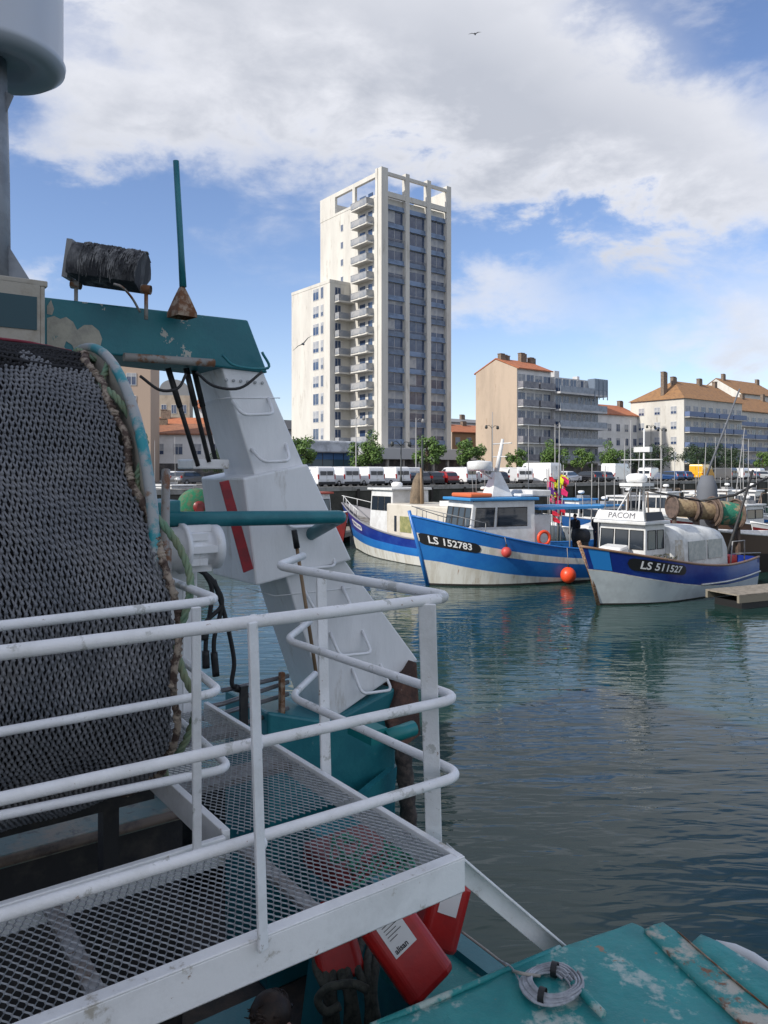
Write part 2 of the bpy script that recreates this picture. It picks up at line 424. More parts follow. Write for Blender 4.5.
# deck hatch and supports beneath the drum
m = MB(); m.obox(UV(-3.9,2.2,2.92), U*3.75, V*1.3, Z*.07)
hc = m.build('hatch_cover', mat('hatch', (.10,.17,.17), .6, c2=(.22,.2,.16), sc=4, c3=(.06,.07,.07), sc3=9, lo3=.55, hi3=.65, bump=.004), tr, bevel=.01)
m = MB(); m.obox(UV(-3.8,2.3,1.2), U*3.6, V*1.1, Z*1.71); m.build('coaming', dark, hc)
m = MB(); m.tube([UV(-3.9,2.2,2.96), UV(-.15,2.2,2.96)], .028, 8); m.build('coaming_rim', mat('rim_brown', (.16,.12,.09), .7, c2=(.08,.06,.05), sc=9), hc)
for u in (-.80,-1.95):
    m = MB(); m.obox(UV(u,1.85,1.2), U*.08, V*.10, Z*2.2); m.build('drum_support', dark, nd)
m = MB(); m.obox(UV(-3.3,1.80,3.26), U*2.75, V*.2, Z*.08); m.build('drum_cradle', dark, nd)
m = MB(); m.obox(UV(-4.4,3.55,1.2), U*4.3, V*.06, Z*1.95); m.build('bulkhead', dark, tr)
# --- housing on the beam, mast, radome, floodlight, aerial
m = MB()
a = PX(46,281,4.45); w = 1.0
m.obox(a-U*w-Z*.42, U*(w-.03), V*.5, Z*.40); m.obox(a-U*(w+.05), U*(w+.06)+Z*0, V*.55, -Z*.035); m.obox(a-U*.03-Z*.42, U*.025, V*.52-V*.04, Z*.385)
bx = m.build('housing', beige, tr, bevel=.006)
m = MB(); m.obox(a-U*.32-Z*.29-V*.006, U*.27, V*.02, Z*.19); m.build('housing_panel', mat('deep_teal', (.01,.06,.08), .4), bx)
m = MB()
md = 4.75
m.tube([PX(-14,284,md), PX(-8,180,md), PX(-10,40,md)], [.14,.10,.09], 16)
m.prism([PX(0,232,md), PX(30,280,md), PX(0,280,md)], V*.02); m.prism([PX(0,128,md), PX(14,96,md), PX(0,88,md)], V*.02)
mst = m.build('radar_mast', mat('mast_grey', (.30,.33,.37), .5, c2=(.22,.24,.27), sc=5), tr)
m = MB(); o = PX(-4,69,md)
m.lathe([(.001,.06),(.19,.06),(.20,.02),(.34,.0),(.395,.04),(.40,.07),(.385,.09),(.385,.60),(.30,.8),(.001,.86)], o, n=48)
m.build('radome', mat('radome_white', (.50,.54,.60), .4, c2=(.5,.53,.58), sc=3), mst)
m = MB()
def rad(x, y): 
    an = -.62 + x/.39; return o + Vector((math.sin(an+.9), -math.cos(an+.9), 0))*.389 + Z*(y+.42)
add_text(m, 'IT', .15, rad); m.build('radome_lettering', mat('navy_print', (.02,.04,.12), .5), mst)
# floodlight with hood of matted rope
fd = 4.9
m = MB(); hoodm = mat('hood', (.03,.032,.038), .8, c2=(.30,.30,.30), sc=9, lo=.5, hi=.8, stretch=(1,1,.25), bump=.01, bsc=30)
a = PX(86,270,fd); b = PX(143,278,fd); ax = (b-a).normalized(); up = ax.cross(Vector((0,1,0))).normalized()
if up.z < 0: up = -up
fwd = ax.cross(up).normalized()
if fwd.y > 0: fwd = -fwd
def arcp(c, r0): return [c+up*(r0*math.cos(R(t))*1.0)+fwd*(r0*math.sin(R(t))) for t in range(-80,115,12)]
A = arcp(a-ax*.06, .165); B = arcp(b, .155); n = len(A)
for i in range(n-1):
    m.poly([A[i],A[i+1],B[i+1],B[i]], 0, True)
m.poly(A+[a-up*.1]); m.poly(B+[b-up*.1]); m.poly([A[-1],B[-1],b-up*.1,a-up*.1]); m.poly([A[0],B[0],b-up*.1,a-up*.1])
fl = m.build('floodlight', hoodm, tr)
m = MB()
for k in range(260):
    f_ = rnd.random(); c_ = a*(1-f_)+b*f_; t0_ = rnd.uniform(-80,60); l_ = rnd.uniform(25,75); r0_ = .163-.008*f_
    m.tube([c_+ax*rnd.uniform(-.012,.012)+up*((r0_+rnd.uniform(0,.014))*math.cos(R(t0_+l_*q/3)))+fwd*((r0_+.008)*math.sin(R(t0_+l_*q/3))) for q in range(4)], [.0035,.004,.004,.002], 4)
m.build('matted_rope', mat('matted_rope', (.06,.062,.068), .9, c2=(.26,.26,.26), sc=12), fl)
m = MB(); m.obox(a-ax*.105-up*.08-fwd*.02, ax*.035, fwd*.12, up*.24); m.build('end_plate', mat('lamp_grey', (.28,.28,.28), .6), fl)
m = MB(); lf, rt = a-ax*.05-up*.10, b+ax*.03-up*.07
m.tube([lf, lf-Z*.20], .013, 8); m.lathe([(.03,-.03),(.03,.03)], lf, ax, 10); m.build('lamp_bracket', rustpipe, fl)
m = MB(); m.tube([rt, rt-Z*.19], .013, 8); m.lathe([(.03,-.03),(.03,.03)], rt, ax, 10); m.build('lamp_bracket', rustpipe, fl); m = MB()
m.tube(spline([PX(114,284,fd-.2), PX(122,287,fd-.2), PX(132,298,fd-.1), PX(140,312,fd)]), .008, 6)
m.build('lamp_cable', rustpipe, fl)
m = MB(); ad = 5.1
m.tube([PX(183,287,ad), PX(181,250,ad), PX(176,161,ad)], [.024,.021,.020], 12)
ae = m.build('aerial_pole', teal, tr)
m = MB(); m.lathe([(.10,-.03),(.10,0),(.055,.10),(.02,.17)], PX(182,313,ad), n=4, sm=False); m.build('pole_foot', rust, ae)
# --- painted steel shelter roof in the lower right corner
import bmesh
def sheet(name, pts, mt, cuts=5, amp=.006, thick=.045, par=None):
    me = bpy.data.meshes.new(name); bm = bmesh.new()
    f = bm.faces.new([bm.verts.new(p-T0) for p in pts])
    if f.normal.z < 0: f.normal_flip()
    bmesh.ops.triangulate(bm, faces=[f]); 
    for _ in range(cuts): 
        bmesh.ops.subdivide_edges(bm, edges=[e for e in bm.edges if e.calc_length() > .07], cuts=1, use_grid_fill=False)
        bmesh.ops.triangulate(bm, faces=bm.faces)
    bm.normal_update()
    for f in bm.faces:
        if f.normal.z < 0: f.normal_flip()
        f.smooth = True
    for v in bm.verts:
        v.co.z += amp*(math.sin(v.co.x*6+v.co.y*3)+.6*math.sin(v.co.y*11-v.co.x*5)+.3*math.sin(v.co.x*27)*math.cos(v.co.y*23))
    bm.to_mesh(me); bm.free(); me.materials.append(mt)
    o = bpy.data.objects.new(name, me); col.objects.link(o); o.parent = par or tr; ORG[o] = T0
    sd = o.modifiers.new('th', 'SOLIDIFY'); sd.thickness = thick; sd.offset = -1
    return o
zc = 3.0
A_ = [(150,1120),(370,1026),(505,970),(632,921),(641,925),(648,931),(690,975),(780,1062),(900,1180)]
sr = sheet('shelter_roof', [PZ(x,y,zc) for x, y in A_], tealt)
B_ = [(644,929),(654,924),(663,922),(676,931),(692,945),(730,975),(790,1025),(930,1140),(905,1178),(783,1062),(693,975)]
sheet('roof_ridge', [PZ(x,y,zc+.012) for x, y in B_], mat('corroded_teal', (.04,.27,.26), .6, c2=(.46,.45,.38), sc=7, lo=.47, hi=.56, c3=(.22,.09,.04), sc3=9, lo3=.56, hi3=.63, bump=.012, bsc=25), 5, .004, .05, sr)
C_ = [(690,944),(701,935),(718,942),(745,958),(800,990),(930,1070),(930,1140),(790,1024),(730,975)]
sheet('outer_panel', [PZ(x,y,zc-.03) for x, y in C_], tealt, 5, .004, .04, sr)
m = MB(); m.tube([PZ(x,y,zc+.0) for x, y in ((371,1027),(505,971),(560,948))], .013, 8); m.build('roof_edge', tealt, sr)
m = MB(); m.tube([PZ(678,932,zc+.01), PZ(700,951,zc+.014), PZ(730,977,zc+.012), PZ(790,1026,zc+.01), PZ(900,1116,zc)], .004, 6); m.build('weld_seam', rust, sr)
m = MB(); p = [PZ(x,y,2.8) for x, y in ((716,947),(735,951),(752,959),(768,970),(800,995))]; m.tube(p, .03, 14); m.build('rubbing_fender', mat('fender_white', (.62,.64,.64), .5), tr)
m = MB(); m.obox(PZ(300,1075,2.9)-Z*1.8, U*1.2, -V*.04, Z*1.75); m.build('shelter_wall', teal, tr)

# --- loose things aboard
# net
netc = mat('net_twine', (.155,.163,.18), .7, c2=(.245,.25,.268), sc=3, c3=(.12,.12,.12), sc3=1.5, lo3=.5, hi3=.7)
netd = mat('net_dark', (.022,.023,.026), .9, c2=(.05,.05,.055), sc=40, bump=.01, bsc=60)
nm = MB()
RN = 1.055
def edge(th): return DC[0] - .075 + .20*max(0, math.sin((th-.9)*.9)) + .012*math.sin(th*9)
def npt(s, th, off=0):   # s: metres left of the drum edge
    bulge = .030*math.sin(s*2.3+th*1.7)+.022*math.sin(th*4.1+s*1.1)+.010*math.sin(th*9+s*5)+.008*math.sin(s*13-th*3)+.04*math.exp(-((s-.55)/.2)**2)*max(0,math.cos(th-.6))
    r = RN + bulge + off + .17*max(0, min(1, (th-1.1)/.9))
    return dpt(edge(th)-s, r, th)
dth = .0295; wS = .0212
nr = int(3.35/dth); nc = 88
def kn(i, j, off=0):
    s = (i+(.5 if j % 2 else 0))*wS + .004*math.sin(i*12.9+j*7.3); th = -.55 + j*dth + .006*math.sin(i*3.7+j*5.1) + .012*math.sin(i*.21+j*.05)
    return npt(max(s,0), th, off)
for j in range(nr):
    for i in range(nc):
        a = kn(i,j); th_ = -.55+j*dth; bk_ = 1 if th_ < .40+.06*math.sin(i*.33)+.05*math.sin(i*.11+1) + (.22 if 13 < i < 19 else 0) else 0
        for di in ((0,-1) if j % 2 == 0 else (0,1)):
            if i+di < 0: continue
            b = kn(i+di, j+1)
            dd = (b-a); side = dd.cross(a-dpt(-1.5,0,0)).normalized()*.0016
            mid = (a+b)*.5 + (a-UV(DC[0]-i*wS,DC[1],DC[2])).normalized()*.005
            # legs stay together near the knot then part
            for q in (1,):
                nm.tube([a, a*.6+b*.4+side, b], [.0056,.0042,.0056], 4, bk_, caps=False)
        # the knot
        n_ = (a-UV(DC[0]-i*wS,DC[1],DC[2])).normalized()
        nm.tube([a+n_*.004-Z*.008, a+n_*.009, a+n_*.004+Z*.008], [.005,.0085,.005], 5, bk_, caps=False)
net = thing('trawl_net', 'grey trawl net wound thick over the drum at the left', 'fishing net', UV(-1.8,1.0,3.4), world=True)
nm.build('netting', [netc, mat('black_mesh', (.014,.014,.017), .8)], net)
# under layers, second offset layer
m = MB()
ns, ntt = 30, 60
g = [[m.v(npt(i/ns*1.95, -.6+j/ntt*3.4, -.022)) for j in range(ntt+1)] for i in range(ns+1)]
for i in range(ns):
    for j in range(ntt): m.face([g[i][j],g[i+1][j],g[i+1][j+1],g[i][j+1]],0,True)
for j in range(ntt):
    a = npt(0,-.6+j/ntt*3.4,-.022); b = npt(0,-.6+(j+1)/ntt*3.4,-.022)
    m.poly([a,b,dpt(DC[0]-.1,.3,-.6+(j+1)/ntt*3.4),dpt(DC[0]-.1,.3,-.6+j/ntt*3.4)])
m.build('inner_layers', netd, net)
m = MB()
for k in range(7):
    m.tube(spline([npt(s*.16, .20+.05*k+.03*math.sin(s*1.3+k*2), .006+.006*math.sin(s+k)) for s in range(0,13)]), .009, 6)
m.build('top_mesh_band', mat('black_mesh', (.012,.012,.014), .8), net)
m = MB()
for k in range(3):
    m.tube(spline([npt(s*.11, .06+.03*k+.02*math.sin(s*1.9+k*2), .022+.006*math.sin(s*2.1+k)) for s in range(0,17)]), .008, 6)
m.build('red_lacing', mat('red_twine', (.22,.03,.05), .8), net)
# edge rope with floats lashed, green rope
m = MB()
m.tube(spline([npt(0,-.25+k*.1,.012+.008*math.sin(k*2.2))+U*(.012+.012*math.sin(k*1.7)) for k in range(32)],4), .015, 8)
for k in range(150):
    th = -.25+k*.021+rnd.uniform(-.006,.006)
    p = npt(.0, th, .012)+U*(.012+.012*math.sin(k*.357)); r_ = rnd.uniform(.015,.022); q_ = npt(0,th+.012,.012)+U*(.012+.012*math.sin(k*.357))
    m.tube([p, p*.5+q_*.5+U*rnd.uniform(-.006,.006), q_], [r_*.8,r_,r_*.8], 7)
tag(m.build('lashing_cord', mat('lashing', (.07,.045,.035), .85, c2=(.34,.28,.22), sc=16, lo=.46, hi=.56), net))
m = MB(); gp = []
for k in range(0, 31):
    th = -.25 + k*.1; w = .060+.045*math.sin(k*1.15+.5)
    gp.append(npt(0, th, .01+.02*math.sin(k*2.1))+U*w)
gp = spline(gp, 8)
offs = []
for ph in (0, 2.09, 4.19):
    pts = []
    for i, p in enumerate(gp):
        t = (gp[min(i+1,len(gp)-1)]-gp[max(i-1,0)]).normalized(); a = t.cross(U).normalized(); b = t.cross(a)
        q = i*.8+ph; pts.append(p+(a*math.cos(q)+b*math.sin(q))*.0085)
    m.tube(pts, .0095, 6)
tag(m.build('green_rope', mat('pale_green_rope', (.13,.24,.16), .8, c2=(.22,.25,.15), sc=6, lo=.4, hi=.6), recenter=True), 'pale green twisted rope wandering down the right edge of the net', 'rope')
# mop leaning on the gantry leg
mp_ = thing('mop', 'wooden handled mop with black head leaning on the gantry leg', 'mop', PV(315,700,2.2), world=True)
m = MB(); a = PV(316,672,2.3); b = PV(297,548,2.5); m.tube([a,b], .0125, 8); m.build('handle', wood, mp_)
m = MB(); c = PV(294,530,2.5); m.tube([b, c], [.022,.020], 10); m.build('grip', rubber, mp_)
# trawl door and rubber roller hanging outboard
m = MB()
pts = [PV(417,662,2.75), PV(421,735,2.7), PV(398,752,2.7), PV(388,722,2.75), PV(400,690,2.75)]
m.prism(pts, V*.25); 
tag(m.build('trawl_door', mat('door_rust', (.06,.035,.03), .85, c2=(.14,.07,.05), sc=7, c3=(.3,.27,.24), sc3=24, lo3=.66, hi3=.72, bump=.012, bsc=14), recenter=True, bevel=.01), 'rust brown trawl door hung beneath the foot of the gantry leg', 'trawl door')
m = MB(); a = PV(403,748,2.6); b = PV(410,835,2.6); k = 9
m.tube([a+(b-a)*i/k for i in range(k+1)], [.06+.012*(i%2) for i in range(k+1)], 12)
tag(m.build('rubber_roller', mat('roller', (.035,.03,.028), .8, c2=(.1,.08,.07), sc=12, bump=.006), recenter=True), 'stack of worn rubber rollers hanging below the trawl door', 'roller')
# red cans
def can(name, label, loc, ax1, ax2, ax3, lab=True):
    t = thing(name, label, 'fuel can', loc, world=True, group='red fuel cans below the gangway')
    m = MB(); a1, a2, a3 = ax1, ax2, ax3; c = Vector(loc)
    ring = lambda k, s: [c + a3*k + a1*(x*s) + a2*(y*s) for x, y in ((-.5,-.35),(-.35,-.5),(.35,-.5),(.5,-.35),(.5,.35),(.35,.5),(-.35,.5),(-.5,.35))]
    rr = [ring(0,.9), ring(.06,1), ring(.82,1), ring(.93,.8), ring(1,.55)]
    ids = [[m.v(p) for p in r] for r in rr]
    flip = a1.cross(a2).dot(a3) < 0
    for i in range(4):
        for j in range(8):
            f = [ids[i][j], ids[i][(j+1)%8], ids[i+1][(j+1)%8], ids[i+1][j]]; m.face(f[::-1] if flip else f)
    m.face(ids[0] if flip else ids[0][::-1]); m.face(ids[4][::-1] if flip else ids[4])
    bd = m.build('body', red, t, bevel=.012)
    m = MB(); k = c+a3*1.0; m.lathe([(.03,0),(.03,.035),(.001,.04)], k+a1*.2, a3, 12); m.build('cap', mat('black_cap', (.02,.02,.02), .5), t)
    m = MB(); m.tube(fillet([k-a1*.28, k-a1*.25+a3*.12, k+a1*.02+a3*.12, k+a1*.05], .03, 4), .011, 8); m.build('handle', red, t)
    if lab:
        m = MB(); n = -a2*.508
        P = lambda x, y: c + n + a1*x + a3*y + n.normalized()*.002
        m.poly([P(-.26,.46),P(.22,.46),P(.22,.84),P(-.26,.84)])
        lb = m.build('sticker', paper, t)
        if lab == 'plain': return t
        m = MB(); P2 = lambda x, y: P(x,y) + n.normalized()*.002
        for i in range(6):
            y = .80-.034*i; w = (.10,.2,.3,.24,.3,.18)[i]
            m.poly([P2(-.18,y-.007),P2(-.18+w,y-.007),P2(-.18+w,y),P2(-.18,y)])
        add_text(m, 'alisan', .16, lambda x, y: P2(-.07+x*.8, .51+y*.5), bold=.004)
        m.build('sticker_print', black, lb)
    return t
def axes(p, right, up, w, d, h):
    up = up.normalized(); right = (right-up*right.dot(up)).normalized(); dep = up.cross(right)
    return right*w, dep*d, up*h
cA = PX(425,978,3.35)
upA = (PX(372,930,3.25)-PX(428,985,3.35)).normalized()+Z*.25
# cans: placed by their leaning axis
def place_can(cx, cy, Y, ax, label, w, d, h, wd=(.85,.35,.40), lab=True):
    a3 = Vector(ax).normalized(); r = Vector(wd); a1 = (r - a3*r.dot(a3)).normalized()
    a2 = a3.cross(a1)
    if a2.dot(Vector((0,-1,.4))) > 0: a2 = -a2      # the labelled side (-a2) faces out
    c = PX(cx, cy, Y) - a3*h*.5 + a2*d*.5
    can('fuel_can', label, c, a1*w, a2*d, a3*h, lab)
place_can(405, 945, 3.45, (-.62,.30,.72), 'red can with a white printed sticker, lying tilted in front of the others', .25, .19, .43)
place_can(448, 912, 3.80, (.30,.35,.85), 'red can leaning over the hull edge behind the stickered can', .21, .17, .36, (.95,.2,-.2), 'plain')
place_can(336, 946, 3.70, (-.3,.4,.85), 'red can half hidden under the gangway beam, leftmost of the red cans', .22, .16, .30, (.95,.2,.1), False)
# hawsers and coil
m = MB()
for k in range(9):
    x = 322+k*7; m.tube(spline([PX(x, 935+k%3*6, 3.9), PX(x-6+4*math.sin(k), 965, 3.7), PX(x+5*math.cos(k*2), 995, 3.6), PX(x+3, 1040, 3.6)]), .021, 8)
m.tube(spline([PX(368,990,3.5), PX(352,984,3.5), PX(328,988,3.5), PX(318,1000,3.5), PX(326,1012,3.5), PX(340,1006,3.5)]), .020, 8)
tag(m.build('hawser', mat('dark_hawser', (.07,.075,.06), .9, c2=(.03,.035,.03), sc=25, bump=.004), recenter=True), 'heap of thick dark green hawser hanging beside the red cans', 'rope')
def helix(c, r, n, a, b, jit=.008):
    pts = []
    for i in range(n*24):
        q = i/24*2*math.pi; k = i/24
        rr = r + .010*math.sin(k*2.7)+jit*math.sin(q*.37+k); 
        pts.append(c + a*rr*math.cos(q)*1.12 + b*rr*math.sin(q) + Z*(.012+.010*(k % 4)+.004*math.sin(q*3)))
    return pts
m = MB(); c = PZ(549,990,3.012)
sub = [helix(c + U*.004*k, .068+.009*(k%4), 1, U, V) for k in range(11)]
pts = []
for k, sp in enumerate(sub):
    pts += [p+Z*.006*(k//4) for p in sp]
m.tube(pts, .0052, 6)
m.tube(spline([c-U*.09+V*.05+Z*.02, PZ(512,968,3.03), PZ(499,960,3.0)]), .004, 6)
co = m.build('rope_coil', mat('grey_cord', (.40,.42,.45), .7, c2=(.26,.27,.29), sc=14), recenter=True)
tag(co, 'small coil of grey cord lying on the teal shelter roof', 'rope coil')
for q in (.5, 3.6):
    m = MB()
    o = c + U*.085*math.cos(q)+V*.08*math.sin(q)+Z*.03
    m.lathe([(.028,-.012),(.028,.012)], o, (U*math.sin(q)-V*math.cos(q)), 10)
    tp = m.build('tape', rubber); tp.parent = co; tp.location = -co.location
m = MB(); m.tube([PZ(573,984,3.03), PZ(603,1014,3.03)], .016, 8); tag(m.build('pipe_offcut', tealt, recenter=True), 'short teal pipe lying on the shelter roof by the coil', 'pipe')
m = MB(); p = spline([PX(462,932,3.75), PX(486,950,3.62), PX(504,964,3.5), PZ(516,972,3.04), PZ(540,976,3.03)])
m.tube(p, .0062, 6); tag(m.build('thin_line', mat('pale_line', (.35,.32,.28), .8), recenter=True), 'thin pale line from the red cans to the shelter roof', 'line')
# green netting scraps seen through the gangway mesh
m = MB()
for k in range(17):
    c = PZ(rnd.choice((352,395))+rnd.uniform(-12,12), rnd.uniform(842,872), 3.22)
    m.tube(spline([c+Vector((rnd.uniform(-.07,.07),rnd.uniform(-.09,.09),rnd.uniform(-.05,.05))) for _ in range(5)], 4), .007, 5)
tag(m.build('net_scrap', mat('bright_green_twine', (.015,.20,.12), .8), recenter=True), 'bright green twine bundle lying under the gangway mesh', 'net')
m = MB(); 
q = PZ(335,893,2.98); m.obox(q, U*.42, V*.32, Z*.12); tag(m.build('fish_box', mat('red_box', (.13,.010,.012), .5), recenter=True, bevel=.02), 'red plastic box under the green twine below the mesh', 'fish box')

# ------------------------------------------------------------------ person below the gangway
def skin_body(name, J, E, mt, parent, sub=2, root=0):
    me = bpy.data.meshes.new(name); me.from_pydata([j[0] for j in J], E, [])
    o = bpy.data.objects.new(name, me); col.objects.link(o)
    md = o.modifiers.new('skin', 'SKIN'); md.use_smooth_shade = True
    for i, j in enumerate(J):
        r = j[1] if isinstance(j[1], tuple) else (j[1], j[1])
        me.skin_vertices[0].data[i].radius = r
    me.skin_vertices[0].data[root].use_root = True
    sb = o.modifiers.new('sub', 'SUBSURF'); sb.levels = sub; sb.render_levels = sub
    me.materials.append(mt); o.parent = parent; ORG[o] = ORG.get(parent, Vector())
    return o
def person(loc, rz, label, s=1., top=None, legs=None, hairm=None, group=None, hands=True):
    t = thing('person', label, 'person', loc, rz, group)
    J = [((0,0,.92),(.15,.10)),((0,0,1.08),(.14,.10)),((0,0,1.26),(.165,.11)),((0,-.005,1.42),(.15,.085)),((0,0,1.50),(.055,.055)),((0,-.02,1.58),(.062,.07)),((0,-.025,1.66),(.075,.092)),((0,-.01,1.72),(.055,.07)),
         ((.20,0,1.40),.055),((.27,.0,1.15),.045),((.26,-.12,.93),.034),((.255,-.17,.86),.026),
         ((-.20,0,1.40),.055),((-.27,.0,1.15),.045),((-.26,-.12,.93),.034),((-.255,-.17,.86),.026),
         ((.095,0,.84),.09),((.10,-.01,.48),.062),((.10,.02,.09),.045),((.11,-.12,.035),.04),
         ((-.095,0,.84),.09),((-.10,-.01,.48),.062),((-.10,.02,.09),.045),((-.11,-.12,.035),.04)]
    E = [(0,1),(1,2),(2,3),(3,4),(4,5),(5,6),(6,7),(3,8),(8,9),(9,10),(10,11),(3,12),(12,13),(13,14),(14,15),(0,16),(16,17),(17,18),(18,19),(0,20),(20,21),(21,22),(22,23)]
    J = [(tuple(c*s for c in j[0]), (tuple(q*s for q in j[1]) if isinstance(j[1], tuple) else j[1]*s)) for j in J]
    skin_body('body', J, E, skin, t, 1)
    m = MB()     # jacket
    def rings(rr, mi=0, n=14):
        ids = []
        for (x,y,z,a,b) in rr:
            ids.append([m.v((x*s+a*s*math.cos(2*math.pi*j/n), y*s+b*s*math.sin(2*math.pi*j/n), z*s)) for j in range(n)])
        for i in range(len(ids)-1):
            for j in range(n): m.face([ids[i][j],ids[i][(j+1)%n],ids[i+1][(j+1)%n],ids[i+1][j]], mi, True)
    rings([(0,0,.86,.185,.13),(0,0,1.05,.165,.125),(0,0,1.28,.20,.14),(0,0,1.42,.19,.12),(0,0,1.49,.10,.085),(0,0,1.52,.07,.07)])
    for sg in (1,-1):
        m.tube([(.17*sg*s,0,1.42*s),(.22*sg*s,0,1.38*s),(.275*sg*s,0,1.15*s),(.262*sg*s,-.12*s,.94*s)], [.075*s,.08*s,.062*s,.05*s], 12)
    m.build('jacket', top or mat('dark_jacket', (.02,.022,.03), .8), t)
    m = MB()
    for sg in (1,-1):
        m.tube([(.09*sg*s,0,.93*s),(.10*sg*s,0,.75*s),(.10*sg*s,-.01*s,.48*s),(.10*sg*s,.02*s,.07*s)], [.11*s,.10*s,.075*s,.065*s], 12)
    m.build('trousers', legs or mat('navy_trousers', (.02,.025,.05), .8), t)
    m = MB()
    for sg in (1,-1):
        m.tube([(.10*sg*s,.05*s,.05*s),(.11*sg*s,-.16*s,.04*s)], [.055*s,.042*s], 10)
    m.build('boots', rubber, t)
    m = MB()
    for j in range(420):
        a = rnd.uniform(0, 6.28); e = rnd.uniform(-.15,1.5)
        d = Vector((math.cos(a)*math.cos(e)*.078, math.sin(a)*math.cos(e)*.097, math.sin(e)*.085))
        if d.y < -.05 and d.z < .045: continue
        p = Vector((0,-.012,1.675))+d*.97; tg = d.cross(Vector((rnd.uniform(-.3,.3),1,rnd.uniform(-.2,.6)))).normalized()*rnd.choice((-1,1)); tg = (Vector((0,.3,-.5))+tg*.6).normalized()
        q = p + tg*.022 + d*.015; q2 = p + tg*.04 - d*.05
        m.tube([p*s, q*s, q2*s], [.004*s,.004*s,.0015*s], 4)
    m.ball((0,-.004*s,1.672*s), .090*s, 18, sz=1.0)
    m.build('hair', hairm or hair, t)
    m = MB()
    for sg in (1,-1): m.ball((.032*sg*s,-.107*s,1.655*s), .010*s, 8); 
    m.build('eyes', black, t)
    m = MB(); m.tube([(0,-.105*s,1.655*s),(0,-.132*s,1.625*s),(0,-.108*s,1.615*s)], [.008*s,.015*s,.008*s], 8)
    for sg in (1,-1): m.ball((.082*sg*s,-.01*s,1.64*s), .022*s, 8)
    m.build('nose_and_ears', skin, t)
    if hands:
        for sg in (1,-1):
            m = MB(); b = Vector((.255*sg,-.17,.86))
            for f in range(4):
                o = b+Vector((.0,-.028+.017*f,-.02)); m.tube([o*s, (o+Vector((-.004*sg,-.006,-.045)))*s, (o+Vector((-.018*sg,-.012,-.078+.008*abs(f-1.4))))*s], [.010*s,.009*s,.007*s], 6)
            m.tube([(b+Vector((-.01*sg,-.03,.01)))*s, (b+Vector((-.028*sg,-.05,-.03)))*s], [.012*s,.008*s], 6)
            m.build('hand', skin, t)
    return t
h0 = PX(270,1003,3.12)
person((h0.x, h0.y, 1.2), R(150), 'brown haired person standing on deck below the gangway, only the head showing', (h0.z-1.2)/1.72)
# ------------------------------------------------------------------ water, quay, ground
wm = bpy.data.materials.new('harbour_water'); wm.use_nodes = True
nt = wm.node_tree; N = nt.nodes; L = nt.links; b = N['Principled BSDF']
b.inputs['Base Color'].default_value = (.012,.040,.034,1); b.inputs['Roughness'].default_value = .03; b.inputs['IOR'].default_value = 1.36
tc = N.new('ShaderNodeTexCoord'); prev = None
for (s, st, dist, det) in ((1.1,(.5,1.4,1),.028,2),(2.9,(.45,1.5,1),.013,2),(.16,(1,1,1),.05,2)):
    mp = N.new('ShaderNodeMapping'); mp.inputs['Scale'].default_value = st; mp.inputs['Rotation'].default_value = (0,0,R(8))
    n = N.new('ShaderNodeTexNoise'); n.inputs['Scale'].default_value = s; n.inputs['Detail'].default_value = det; n.inputs['Roughness'].default_value = .45
    n.inputs['Distortion'].default_value = .6
    L.new(tc.outputs['Object'], mp.inputs['Vector']); L.new(mp.outputs[0], n.inputs['Vector'])
    bp = N.new('ShaderNodeBump'); bp.inputs['Distance'].default_value = dist; bp.inputs['Strength'].default_value = 1
    L.new(n.outputs['Fac'], bp.inputs['Height'])
    if prev: L.new(prev.outputs[0], bp.inputs['Normal'])
    prev = bp
L.new(prev.outputs[0], b.inputs['Normal'])
m = MB(); m.poly([(-400,-300,0),(500,-300,0),(500,400,0),(-400,400,0)])
tag(m.build('water', wm), kind='structure')
# quay frame: x along the quay edge (to the right and away), y inland
QA = math.atan2(.63,.776)
QO = Vector((-6.0,66.5,3.4))
QE = Vector((math.cos(QA), math.sin(QA), 0)); QN = Vector((-math.sin(QA), math.cos(QA), 0))
def Q(x, y, z=0): return QO + QE*x + QN*y + Z*z
def qat(px, y):      # quay coordinate x where the line of sight through px crosses the row y
    a = (px-384)/FOC; o = QO + QN*y
    return (a*o.y - o.x)/(QE.x - a*QE.y)
asph = mat('asphalt', (.055,.055,.058), .9, c2=(.085,.083,.08), sc=.6, bump=.01, bsc=6)
conc = mat('concrete', (.30,.29,.27), .85, c2=(.2,.19,.17), sc=1.2, bump=.006, bsc=8)
m = MB(); W = 2500
m.poly([Q(-W,0), Q(W,0), Q(W,W), Q(-W,W)])
tag(m.build('quay_ground', asph), kind='structure')
wallm = mat('quay_wall_stone', (.075,.07,.058), .9, c2=(.03,.032,.024), sc=.5, lo=.4, hi=.6, c3=(.12,.11,.09), sc3=2.5, lo3=.6, hi3=.75, bump=.03, bsc=3)
m = MB(); m.poly([Q(-400,0,-6), Q(400,0,-6), Q(400,0,-.25), Q(-400,0,-.25)])
tag(m.build('quay_wall', wallm), kind='structure')
m = MB()
for k in range(-30, 60): m.obox(Q(k*4+.01,-.12,-.26), QE*3.98, QN*.75, Z*.38)
tag(m.build('quay_coping', conc), kind='structure')
m = MB()
for k in range(-20, 60): m.obox(Q(k*2.7+6.2-.03,2.0,.004), QE*.1, QN*5.0, Z*.004)
tag(m.build('bay_marking', mat('road_paint', (.6,.6,.58), .7)), kind='structure')
m = MB(); m.obox(Q(-200,17,0), QE*500, QN*6, Z*.12); tag(m.build('pavement', conc), kind='structure')
